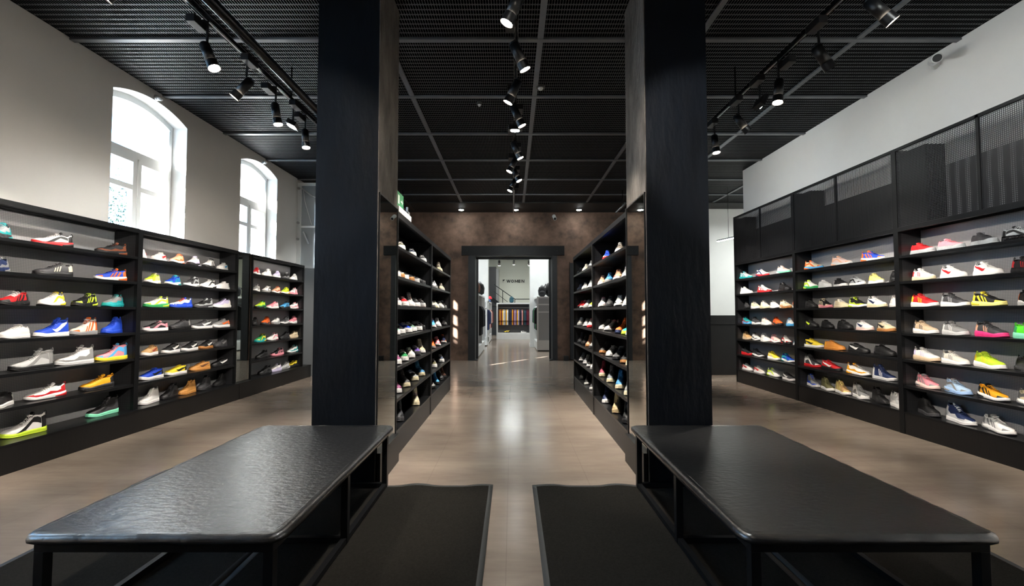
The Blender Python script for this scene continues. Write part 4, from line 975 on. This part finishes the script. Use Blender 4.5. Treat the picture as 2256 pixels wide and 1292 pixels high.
    for s in (1,-1):
        mb.grid([[surf(k,t,s*(hi+(.985-hi)*j/3),.0024) for j in range(4)] for t,hi in ((.02,.60),(.08,.62),(.16,.72),(.26,.84),(.36,.80),(.44,.72),(.52,.80),(.60,.86),(.68,.80),(.76,.72),(.84,.68),(.92,.62),(.985,.6))])
    M['side_panel_b']=mb.mesh('side_panel',None,True)
    mb=MB()
    for s in (1,-1):
        for t0,w_ in ((.18,.075),(.32,.07),(.45,.06)):
            mb.grid([[surf(k,min(t0+w_*v+.13*u,.95),s*(.50+.48*u),.0024) for v in (0,.33,.66,1)] for u in (0,.2,.4,.6,.8,1)])
    M['side_panel_c']=mb.mesh('side_panel',None,True)
    # coloured heel wedge on the sole
    P=[]
    for t in (.0,.03,.08,.14,.20,.26,.30,.33):
        W=(w(t)+.002)*(K['fl']+(.06 if k=='R' and t<.25 else 0))*1.03+.001; B=b(t); x_=-LEN/2+LEN*t-.0015
        e=max(0,1-t/.33); P.append([(x_,-W,.008),(x_,-W*1.005,.008+(B-.012)*(.35+.55*e)),(x_,W*1.005,.008+(B-.012)*(.35+.55*e)),(x_,W,.008),(x_,-W,.008)])
    mb=MB().grid(P); mb.f+=[(0,1,2,3),tuple(len(mb.v)-5+i for i in range(4))]
    M['sole_wedge']=mb.mesh('sole_wedge',None,True)
    # curved tick mark
    mb=MB()
    C=[(.62,.50,.50),(.60,.56,.66),(.57,.62,.80),(.51,.68,.93),(.44,.69,.94),(.37,.66,.89),(.29,.60,.80),(.20,.545,.69),(.12,.50,.58),(.06,.46,.47)]
    for s in (1,-1): mb.grid([[surf(k,t,s*hi,.0032),surf(k,t,s*(hi+lo)/2,.0036),surf(k,t,s*lo,.0032)] for t,hi,lo in C])
    M['tick_mark']=mb.mesh('tick_mark',None,True)
    mb=MB()
    for s in (1,-1):
        for i in range(3):
            tb=.40+.075*i; mb.grid([[surf(k,tb+dt-.055*u,s*(.93-(.93-.47)*u),.0032) for dt in (0,.032)] for u in (0,.25,.5,.75,1)])
    M['stripes']=mb.mesh('stripes',None,True)
    # pull loop
    mb=MB().tube([(x(.0)-.001,-.0,K['hl']-.03),(x(.0)-.010,0,K['hl']-.005),(x(.0)-.004,0,K['hl']+.012),(x(.03),0,K['hl']+.004)],.0028,6)
    M['pull_loop']=mb.mesh('pull_loop',None,True)
    return M
SM={k:shoe_meshes(k) for k in KIND}
KN=dict(L='low sneaker',P='canvas low shoe',R='running shoe',C='bubble-soled trainer',H='high-top sneaker',B='lace-up ankle boot',T='tall lace-up boot')
TN=[None,'top shelf','second shelf','third shelf','fourth shelf','fifth shelf','sixth shelf','bottom shelf']
RN=dict(LW1='nearest left wall rack',LW2='middle left wall rack',LW3='far left wall rack',LI1='near left aisle rack',LI2='far left aisle rack',RI1='near right aisle rack',RI2='far right aisle rack',RW1='nearest right wall rack',RW2='middle right wall rack',RW3='far right wall rack')
def recolour(o,m):
    o.material_slots[0].link='OBJECT'; o.material_slots[0].material=m
SEQ=[0]
dummy=pm('plain_shoe_base','#888888',.6)
for d_ in SM.values():
    for me in d_.values(): me.materials.append(dummy)
def shoe(x,y,z,hd,s,spec,label,group):
    sp=spec.split(); k,u,so,ac,mk=sp[:5]; lc=sp[5] if len(sp)>5 else None
    r=thing('shoe',label,'shoe',(x,y,z+.001),math.radians(hd),group); r.scale=(s,s,s*1.08)
    Mk=SM[k]
    def p(n,m,name=None,par=r):
        o=put(name or n,Mk[n],par); recolour(o,m); return o
    if lc is None: lc='white' if (u in('white','offwhite','cream') or (mk in('sw','-') and k in 'P')) else u
    dark='black' if u in('black','charcoal','navy','burgundy','plum','purple') else ('charcoal' if k in 'PT' or u in('silver','grey') else u)
    p('upper',smat(u,'upper')); p('lining',smat('charcoal' if dark==u and u in('white','offwhite') and mk!='-' else dark,'lining'))
    p('sole',smat(so,'clear' if k=='C' else 'rubber')); p('tongue',smat(u if mk!='pn' else (ac if ac not in('white','red') else u),'upper')); p('laces',smat(lc,'lace'))
    tread={'white':'white','gum':'gum'}.get(so,so)
    p('outsole',smat('gum' if so=='gum' else ('charcoal' if mk=='pn' and so=='white' and k=='R' else tread),'rubber'))
    if mk=='pn':
        p({0:'side_panel',1:'side_panel_b',2:'side_panel_c'}[(SEQ[0]*7+len(spec))%3 if k in 'RH' else 0],smat(ac,'upper'),'side_panel'); SEQ[0]+=1;
        if k=='R': p('sole_wedge',smat(ac,'rubber'),'sole_wedge')
        p('heel_counter',smat(ac,'upper')); p('toe_guard',smat(ac if k!='C' and (SEQ[0]%2 or u not in('white','offwhite','lightgrey','cream')) else u,'upper')); p('eye_stay',smat(u,'upper'))
    elif mk=='sw': p('tick_mark',smat(ac,'upper')); p('eye_stay',smat(u,'upper')); p('heel_counter',smat(ac if k=='L' and ac in('black','red','orange') else u,'upper')); p('toe_guard',smat(u,'upper'))
    elif mk=='3s': p('stripes',smat(ac,'upper')); p('toe_guard',smat(u,'upper')); p('heel_counter',smat(ac,'upper')); p('eye_stay',smat(u,'upper'))
    else:
        p('eye_stay',smat(u,'upper')); p('heel_counter',smat(ac if k in 'LR' else u,'upper'))
        p('toe_guard',smat('white' if k=='P' else u,'rubber' if k=='P' else 'upper'))
    if k in 'HBR': p('pull_loop',smat(ac if mk=='pn' else u,'lace'))
    return r
def describe(spec):
    sp=spec.split(); k,u,so,ac,mk=sp[:5]; U_=word(u)
    if mk=='pn' and ac!=u: d='%s and %s %s'%(U_,word(ac),KN[k])
    elif mk=='sw': d='%s %s with %s tick mark'%(U_,KN[k],word(ac))
    elif mk=='3s': d='%s %s with %s stripes'%(U_,KN[k],word(ac))
    elif so!=u: d='%s %s with %s sole'%(U_,KN[k],word(so))
    else: d='plain %s %s'%(U_,KN[k])
    return d
for rk,tier,items in SHOES:
    descs=[describe(i[4]) for i in items]
    left=rk[0]=='L'
    for n,(y,x,hd,s,spec) in enumerate(items):
        d=descs[n]
        if descs.count(d)>1:
            same=[j for j in range(len(items)) if descs[j]==d]; pos=same.index(n); c=len(same)
            if c==2: w_=('nearer','farther')[pos]
            else: w_=('nearest','middle','farthest')[min(pos,2)] if c==3 else PL[pos]
            d=w_+' '+d
        lab='%s, %s, %s'%(d,TN[tier],RN[rk])
        shoe(x,y,TZ[tier],hd,s,spec,lab,'shoes on the '+RN[rk])
# ------------------------------------------------------------------ the next room, seen through the doorway
C2=4.45
MAT['end_grey']=pm('light_grey_mesh_infill','#93969a',.6)
struct('ceiling_beyond',MB().box(-6,6,YB+.5,26.5,C2,C2+.1),MAT['room_wall'])
struct('wall_beyond_back',MB().box(-6,6,26.0,26.2,0,C2),MAT['room_wall'])
struct('wall_beyond_left',MB().box(-6,-5.8,YB+.5,26,0,C2),MAT['room_wall'])
struct('wall_beyond_right',MB().box(5.8,6,YB+.5,26,0,C2),MAT['room_wall'])
# sign
sg=thing('wall_sign','black WOMEN lettering with a triangle mark on the far pale wall','sign',(0.0,25.99,3.03))
lt=MB(); hh=.17; ww=.15; x0=-.30; tk=.042
def stroke(p,q,ox,w_): lt.bar((ox+p[0]*w_,-.01,(p[1]-.5)*hh),(ox+q[0]*w_,-.01,(q[1]-.5)*hh),tk if abs(p[0]-q[0])<.01 or p[1]==q[1] else tk*.95,.02) if False else lt.prism([(ox+p[0]*w_-tk/2*(p[0]==q[0] or p[1]!=q[1]),(p[1]-.5)*hh-(tk/2 if p[1]==q[1] else 0)),(ox+p[0]*w_+tk/2*(p[0]==q[0] or p[1]!=q[1]),(p[1]-.5)*hh-(tk/2 if p[1]==q[1] else 0)),(ox+q[0]*w_+tk/2*(p[0]==q[0] or p[1]!=q[1]),(q[1]-.5)*hh+(tk/2 if p[1]==q[1] else 0)),(ox+q[0]*w_-tk/2*(p[0]==q[0] or p[1]!=q[1]),(q[1]-.5)*hh+(tk/2 if p[1]==q[1] else 0))],'y',-.02,0)
def hbar(x_a,x_b,z): lt.box(x_a,x_b,-.02,0,z-tk/2,z+tk/2)
for p,q in (((0,1),(.27,0)),((.27,0),(.5,1)),((.5,1),(.73,0)),((.73,0),(1,1))): stroke(p,q,x0,.20)
ox=x0+.325; n_=20
for i in range(n_):
    a0,a1=2*math.pi*i/n_,2*math.pi*(i+1)/n_; R0,R1=hh/2,hh/2-tk
    lt.prism([(ox+R0*math.cos(a0),R0*math.sin(a0)),(ox+R0*math.cos(a1),R0*math.sin(a1)),(ox+R1*math.cos(a1),R1*math.sin(a1)),(ox+R1*math.cos(a0),R1*math.sin(a0))],'y',-.02,0)
ox=x0+.475
for p,q in (((0,0),(0,1)),((0,1),(.5,.15)),((.5,.15),(1,1)),((1,1),(1,0))): stroke(p,q,ox,.15)
ox=x0+.685; stroke((0,0),(0,1),ox,.1)
for z_ in (-hh/2+tk/2,0,hh/2-tk/2): hbar(ox-tk/2,ox+.10,z_)
ox=x0+.865
for p,q in (((0,0),(0,1)),((0,1),(1,0)),((1,0),(1,1))): stroke(p,q,ox,.12)
part('lettering',lt,MAT['black_plastic'],sg)
part('triangle_mark',MB().prism([(-.53,.09),(-.38,.09),(-.53,-.03)],'y',-.02,0).prism([(-.53,-.045),(-.53,-.09),(-.49,-.045)],'y',-.02,0),MAT['black_plastic'],sg)
# pillars
for x0,x1,y0,lab in ((-1.32,-.93,17.6,'white square pillar behind the left clothes cabinet'),(.66,1.33,16.6,'white square pillar behind the right cabinet with bags')):
    c=thing('pillar',lab,'pillar',((x0+x1)/2,y0,0)); h=(x1-x0)/2
    part('shaft',MB().box(-h,h,0,.6,0,C2),MAT['room_white'],c)
    part('plinth_block',MB().box(-h-.01,h+.01,-.01,.61,0,.12),MAT['room_white'],c)
c=thing('dark_wall_panel','dark grey tall panel right of the left white pillar','panel',(-1.15,24.9,0))
part('panel_face',MB().box(-.22,.28,0,.6,1.6,3.75),MAT['counter'],c); part('panel_side',MB().box(.28,.42,.0,.9,1.6,3.65),pm('grey_panel_side','#6a6b6a',.6),c); part('panel_base',MB().box(-.22,.42,.05,.6,0,1.6),MAT['counter'],c)
def cabinet(x,y,L,D,H,sg,lab,face_panel=None):
    """open clothes cabinet along y, opening toward +x if sg=1"""
    r=thing('clothes_cabinet',lab,'cabinet',(x,y,0),0,'white clothes cabinets')
    def bx(a,c,*k): return (min(a,c),max(a,c))+k
    b=-sg*D; w=MAT['room_white']
    part('base',MB().box(*bx(0,b,0,L,0.04,.30)),w,r); part('recessed_foot',MB().box(*bx(-sg*.03,b,.03,L,0,.04)),MAT['black_plastic'],r)
    part('top',MB().box(*bx(0,b,0,L,H-.05,H)),w,r)
    for yy in (0,L/2-.02,L-.04): part('upright',MB().box(*bx(0,b,yy,yy+.04,.30,H-.05)),w,r)
    part('back_panel',MB().box(*bx(b+sg*.02,b,.04,L-.04,.3,H-.05)),MAT['grey_back'],r)
    part('rail',MB().cyl((b/2,.04,H-.2),(b/2,L-.04,H-.2),.014,n=8),MAT['chrome'],r)
    part('end_panel',MB().box(*bx(-sg*.05,b+sg*.05,-.004,0,.34,H-.05)),MAT['end_grey'],r,label='light grey mesh end infill')
    part('end_battens',MB().box(*bx(0,b,-.02,-.004,H-.28,H-.24)).box(*bx(0,b,-.02,-.004,H-.52,H-.49)).box(*bx(0,b,-.02,-.004,.3,.36)),w,r)
    return r
cabinet(-.93,12.75,2.9,.6,1.80,1,'white open clothes cabinet just inside the doorway on the left')
cabinet(-.93,17.0,3.9,.6,1.70,1,'white open clothes cabinet behind the left pillar')
cabinet(.81,14.8,5.3,.7,1.78,-1,'white cabinet with mesh end on the right inside the doorway')
# far rack with clothes
r=thing('clothes_rack_unit','wide white rack unit under the WOMEN sign holding colourful garments','clothes rack',(.08,21.2,0)); w=MAT['room_white']
part('base',MB().box(-.80,.80,0,.6,0,.28),w,r); part('top',MB().box(-.80,.80,0,.6,1.64,1.70),w,r)
for x in (-.80,.745): part('upright',MB().box(x,x+.055,0,.6,.28,1.64),w,r)
part('inner_deck',MB().box(-.745,.745,.06,.6,.28,.30),w,r)
part('back_panel',MB().box(-.745,.745,.56,.58,.28,1.64),pm('dark_grey_rack_back','#6a6b6e',.6),r)
part('rail',MB().cyl((-.745,.3,1.47),(.745,.3,1.47),.014,n=8),MAT['chrome'],r)
# garments
def garment_meshes(L=.78,W=.25):
    pts=[(-.05,.0),(-W*.75,-.06),(-W*.98,-.16),(-W*1.0,-L*.72),(-W*.80,-L*.74),(-W*.72,-.26),(-W*.74,-L),(W*.74,-L),(W*.72,-.26),(W*.80,-L*.74),(W*1.0,-L*.72),(W*.98,-.16),(W*.75,-.06),(.05,.0)]
    body=MB()
    # thick soft cloth: inflated towards the middle
    n=len(pts); 
    for t,sc in ((-.028,.96),(-.018,1.0),(.018,1.0),(.028,.96)):
        body.v+=[(t,p*sc,q) for p,q in pts]
    for k in range(3):
        for i in range(n):
            j=(i+1)%n; body.f.append((k*n+i,k*n+j,(k+1)*n+j,(k+1)*n+i))
    body.f.append(tuple(range(n))); body.f.append(tuple(3*n+i for i in range(n)))
    hg=MB().tube([(0,-.17,-.05),(0,0,.015),(0,.17,-.05)],.006,6).tube([(0,0,.015),(0,0,.045),(0,.018,.06),(0,.02,.075),(0,0,.085)],.003,6)
    col=MB().tube([(0.03,-.05,.0),(.03,0,-.03),(.03,.05,0)],.010,6)
    return body.mesh('cloth_body',None),hg.mesh('hanger',MAT['chrome']),col.mesh('collar',None,True)
GM=garment_meshes()
for me in (GM[0],GM[2]): me.materials.append(dummy)
GC=dict(black='#17181b',charcoal='#2b2d31',yellow='#cf9a25',amber='#c98718',maroon='#5e1628',brown='#5a3322',offwhite='#cfcac4',grey='#7b7f88',navy='#1c2340',white='#dcdad8',purple='#4b2f5c',lilac='#a99bb8',pink='#c98a84',teal='#1f4a52',red='#a2222d',green='#4d8a5a',blue='#2b4c8c',palebrown='#a68a6a')
_gm={}
def garment(x,y,z,rz,c,lab,grp,s=1.):
    if c not in _gm: _gm[c]=(pm(c+'_cloth',GC[c],.9,bump=.3,bs=40,bd=.004))
    g=thing('hanging_garment',lab,'garment',(x,y,z-.085*s),rz,grp); g.scale=(1,s,s)
    a=put('cloth_body',GM[0],g); recolour(a,_gm[c]); put('hanger',GM[1],g); a=put('collar',GM[2],g); recolour(a,_gm[c])
seq=['brown','amber','maroon','yellow','offwhite','grey','yellow','white','black','navy','navy','amber','maroon','lilac','purple','yellow','lilac','black','navy','pink','black','teal','navy','maroon','maroon']
n=len(seq)
for i,c in enumerate(seq):
    x=.08-.69+1.38*i/(n-1)
    a='between the %s and the %s one'%(seq[i-1],seq[i+1]) if 0<i<n-1 else ('leftmost' if i==0 else 'rightmost')
    lab='%s garment, %s from the left on the rack under the WOMEN sign'%(c,('leftmost','second','third','fourth','fifth','sixth','seventh','eighth','ninth','tenth','eleventh','twelfth','thirteenth','fourteenth','fifteenth','sixteenth','seventeenth','eighteenth','nineteenth','twentieth','twenty-first','twenty-second','twenty-third','twenty-fourth','twenty-fifth')[i])
    if i==0: lab='leftmost brown garment on the rack under the WOMEN sign'
    garment(x,21.5,1.47,0,c,lab,'garments under the WOMEN sign',.93)
def row(x,ys,z,cols,where,grp,s):
    for i,(y,c) in enumerate(zip(ys,cols)):
        garment(x,y,z,math.radians(90),c,'%s garment, %s from the doorway, %s'%(c,PL[i],where),grp,s)
row(-1.10,[13.05,13.2,13.35,13.55,13.7,13.9],1.60,['black','charcoal','black','charcoal','navy','black'],'first cabinet on the left','garments in the first left cabinet',1.15)
row(-1.08,[17.3,17.6,17.9,18.3,18.7,19.2,19.7,20.2],1.50,['navy','blue','black','palebrown','white','pink','maroon','brown'],'cabinet behind left pillar','garments in the cabinet behind the left pillar',1.05)
row(1.0,[15.1,15.5,15.9,16.5,17.2,18.0],1.58,['black','charcoal','green','navy','offwhite','maroon'],'cabinet on the right','garments in the right cabinet',1.05)
# bags and caps on the cabinets
def backpack(x,y,z,s,c,lab,rz=0,cat='backpack'):
    r=thing('backpack' if cat=='backpack' else 'handbag',lab,cat,(x,y,z),rz); r.scale=(s,s,s); m=pm(c.strip('#')+'_bag_cloth',c,.7,bump=.3,bs=60)
    def pillow(w,d,h,x0=0,y0=0,z0=0):
        P=[]
        for i in range(9):
            v=i/8; k=(1-abs(2*v-1)**3.2)**.5 if 0<i<8 else .3; k=max(k,.35)*(1-.12*v)
            P.append([(x0+w*k*math.copysign(abs(math.cos(a))**.6,math.cos(a)),y0+d*k*math.copysign(abs(math.sin(a))**.6,math.sin(a)),z0+h*v) for a in [2*math.pi*j/16 for j in range(17)]])
        mb=MB().grid(P); mb.f+= [tuple(range(16)),tuple(len(mb.v)-17+i for i in range(16))]; return mb
    part('bag_body',pillow(.16,.10,.42),m,r,smooth=True); part('front_pocket',pillow(.12,.05,.20,0,-.085,.03),m,r,smooth=True)
    part('top_handle',MB().tube([(-.04,0,.40),(-.03,0,.45),(.03,0,.45),(.04,0,.40)],.009,6),m,r)
    part('strap',MB().tube([(-.1,.09,.38),(-.14,.15,.25),(-.12,.12,.06)],.014,6).tube([(.1,.09,.38),(.14,.15,.25),(.12,.12,.06)],.014,6),m,r)
backpack(-1.03,12.95,1.80,.8,'#7a5546','brown leather bag on the first left cabinet beside the doorway',cat='bag')
backpack(-1.02,14.4,1.80,.95,'#17181b','black backpack on the first left cabinet beyond the doorway')
backpack(1.00,15.1,1.78,.85,'#1b1c20','smaller black backpack at the left end of the right cabinet')
backpack(1.28,15.2,1.78,1.15,'#121316','tall black backpack in the middle of the right cabinet',.4)
backpack(1.55,15.3,1.78,.8,'#222a38','dark navy bag at the right end of the right cabinet')
backpack(-.02,21.5,1.70,.7,'#1d4a58','small teal bag on the rack below the WOMEN sign')
def cap(x,y,z,c,lab):
    r=thing('baseball_cap',lab,'cap',(x,y,z)); m=pm(c.strip('#')+'_cap_cloth',c,.8)
    P=[[(.1*math.cos(p)*math.cos(a),.11*math.cos(p)*math.sin(a),.13*math.sin(p)) for a in [2*math.pi*j/14 for j in range(15)]] for p in [math.pi/2*i/6 for i in range(7)]]
    part('crown',MB().grid(P),m,r,smooth=True)
    part('brim',MB().prism([(-.08,-.06),(.08,-.06),(.075,-.14),(.04,-.19),(-.04,-.19),(-.075,-.14)],'z',0,.012),m,r); part('button',MB().cyl((0,0,.125),(0,0,.14),.012,n=8),m,r)
cap(-1.0,19.6,1.70,'#27406a','blue cap on the cabinet behind the left pillar'); 
st_=thing('cap_stand','small dark stand under the red cap on the left cabinet','stand',(-.99,20.3,1.70)); part('stand_base',MB().cyl((0,0,0),(0,0,.015),.08,n=14),MAT['black_plastic'],st_); part('stand_pole',MB().cyl((0,0,.015),(0,0,.17),.012,n=8),MAT['black_plastic'],st_)
cap(-.99,20.3,1.85,'#b3202c','red cap raised on a stand above the left cabinet')
# stairs railing
s_=thing('stair_railing','black sloping stair railing below the WOMEN sign','railing',(-.85,24.0,0)); b_=MAT['black_steel']
part('handrail',MB().bar((-.1,0,2.72),(1.0,0,1.95),.04,.04).bar((1.0,0,1.95),(2.0,0,1.95),.04,.04),b_,s_)
part('middle_rail',MB().bar((-.1,0,2.35),(.62,0,1.8),.025,.025),b_,s_); part('stringer',MB().bar((-.2,0,1.95),(.3,0,1.55),.05,.2),b_,s_)
for x,z in ((.36,2.40),(1.0,1.95),(1.9,1.95)): part('post',MB().bar((x,0,.0),(x,0,z),.035,.035),b_,s_)
# lighting tracks and lamps in the next room
for y,x0,x1,z,lab in ((19.5,-1.3,.9,3.52,'black cross track with three lamps in the next room'),(24.2,-.3,1.2,4.05,'farthest black cross track in the next room')):
    t=thing('lighting_track',lab,'light track',(0,y,z)); part('rail',MB().box(x0,x1,-.02,.02,0,.04),b_,t)
    for x in (x0+.1,x1-.1): part('hanger',MB().cyl((x,0,.04),(x,0,C2-z),.006,n=6),b_,t)
def room_lamp(x,y,z,lab,e=26):
    t=thing('track_spotlight',lab,'spotlight',(x,y,z),0,'lamps in the next room'); o=put('lamp_head',LM['lamp_body'],t,(0,0,-.10)); o.scale=(1.3,1.3,1); put('lens',LM['lens'],o)
    part('bracket',MB().bar((0,0,0),(0,0,-.06),.02,.02),MAT['black_plastic'],t)
    s=bpy.data.lights.new('room_beam','SPOT'); s.energy=e; s.spot_size=math.radians(140); s.spot_blend=1; s.shadow_soft_size=.08; s.color=(1,.98,.95); o=bpy.data.objects.new('room_beam',s); COL.objects.link(o); o.location=(x,y,z-.3)
room_lamp(-1.1,19.5,3.52,'left lamp on the near cross track of the next room'); room_lamp(-.55,19.5,3.52,'middle lamp on the near cross track of the next room'); room_lamp(.75,19.5,3.52,'right lamp on the near cross track of the next room')
room_lamp(.1,24.2,4.05,'left lamp on the farthest track of the next room'); room_lamp(.9,24.2,4.05,'right lamp on the farthest track of the next room')
fill_glow=pm('fill_diffuser','#ffffff',.5,emit=(.96,1,.98),es=3)  # unseen ceiling panels, added as fixtures for the room's fill lights
for x,y,w_ in ((-2.5,15,'near left'),(2.5,15,'near right'),(-2.5,20,'far left'),(2.5,20,'far right'),(0,15.5,'near middle'),(0,23,'far middle')):
    t=thing('fill_light_panel','%s added fill light panel, unseen on the ceiling of the next room'%w_,'fill light',(x,y,C2),0,'added fill panels of the next room')
    part('frame',MB().box(-.55,.55,-.55,-.5,-.04,0).box(-.55,.55,.5,.55,-.04,0).box(-.55,-.5,-.5,.5,-.04,0).box(.5,.55,-.5,.5,-.04,0),MAT['white_plastic'],t)
    part('diffuser',MB().box(-.5,.5,-.5,.5,-.02,-.002),fill_glow,t)
    s=bpy.data.lights.new('room_fill_light','AREA'); s.size=1.0; s.energy=44; s.color=(.96,1,.98); o=bpy.data.objects.new('room_fill_light',s); COL.objects.link(o); o.location=(x,y,C2-.03)
# shoes in the base of the far rack
shoe(-.25,21.4,.302,-165,1,'R yellow black black pn','yellow and black trainer at the foot of the garment rack','shoes under the garments')
shoe(.55,21.4,.302,-15,.9,'L grey white white -','grey low shoe at the right foot of the garment rack','shoes under the garments')
# ------------------------------------------------------------------ outside: a tree beyond the near window
tr_=thing('tree','leafy tree outside the near window, bleached by daylight','tree',(-9.0,10.0,0)); rd=random.Random(3)
bk=pm('tree_bark','#2c2a28',.9); lf=pm('tree_leaves','#232f29',.9,c2='#36453a',ns=3,spec=.1)
mb=MB().cyl((0,0,0),(.1,0,2.2),.12,.08,n=8); ends=[]
for i in range(16):
    a=rd.random()*6.28; e=Vector((.1+math.cos(a)*rd.uniform(.4,1.1),math.sin(a)*rd.uniform(.4,1.2),rd.uniform(2.2,4.3))); s0=(.06,0,rd.uniform(1.3,2.2)); mb.cyl(s0,e,.03,.008,n=5); ends.append(e)
part('trunk',mb,bk,tr_)
mb=MB()
for e in ends:
    for i in range(260):
        c=e+Vector((rd.gauss(0,.33),rd.gauss(0,.5),rd.gauss(0,.33))); u=Vector((rd.gauss(0,1),rd.gauss(0,1),rd.gauss(0,1)))*.018; v=u.cross(Vector((rd.random(),1,rd.random()))).normalized()*.018
        k=len(mb.v); mb.v+=[tuple(c-u),tuple(c+v),tuple(c+u),tuple(c-v)]; mb.f.append((k,k+1,k+2,k+3))
part('foliage',mb,lf,tr_)
struct('ground_outside',MB().box(-40,XL-.8,-25,45,-.25,-.15),pm('pale_paving','#9a9a98',.9))
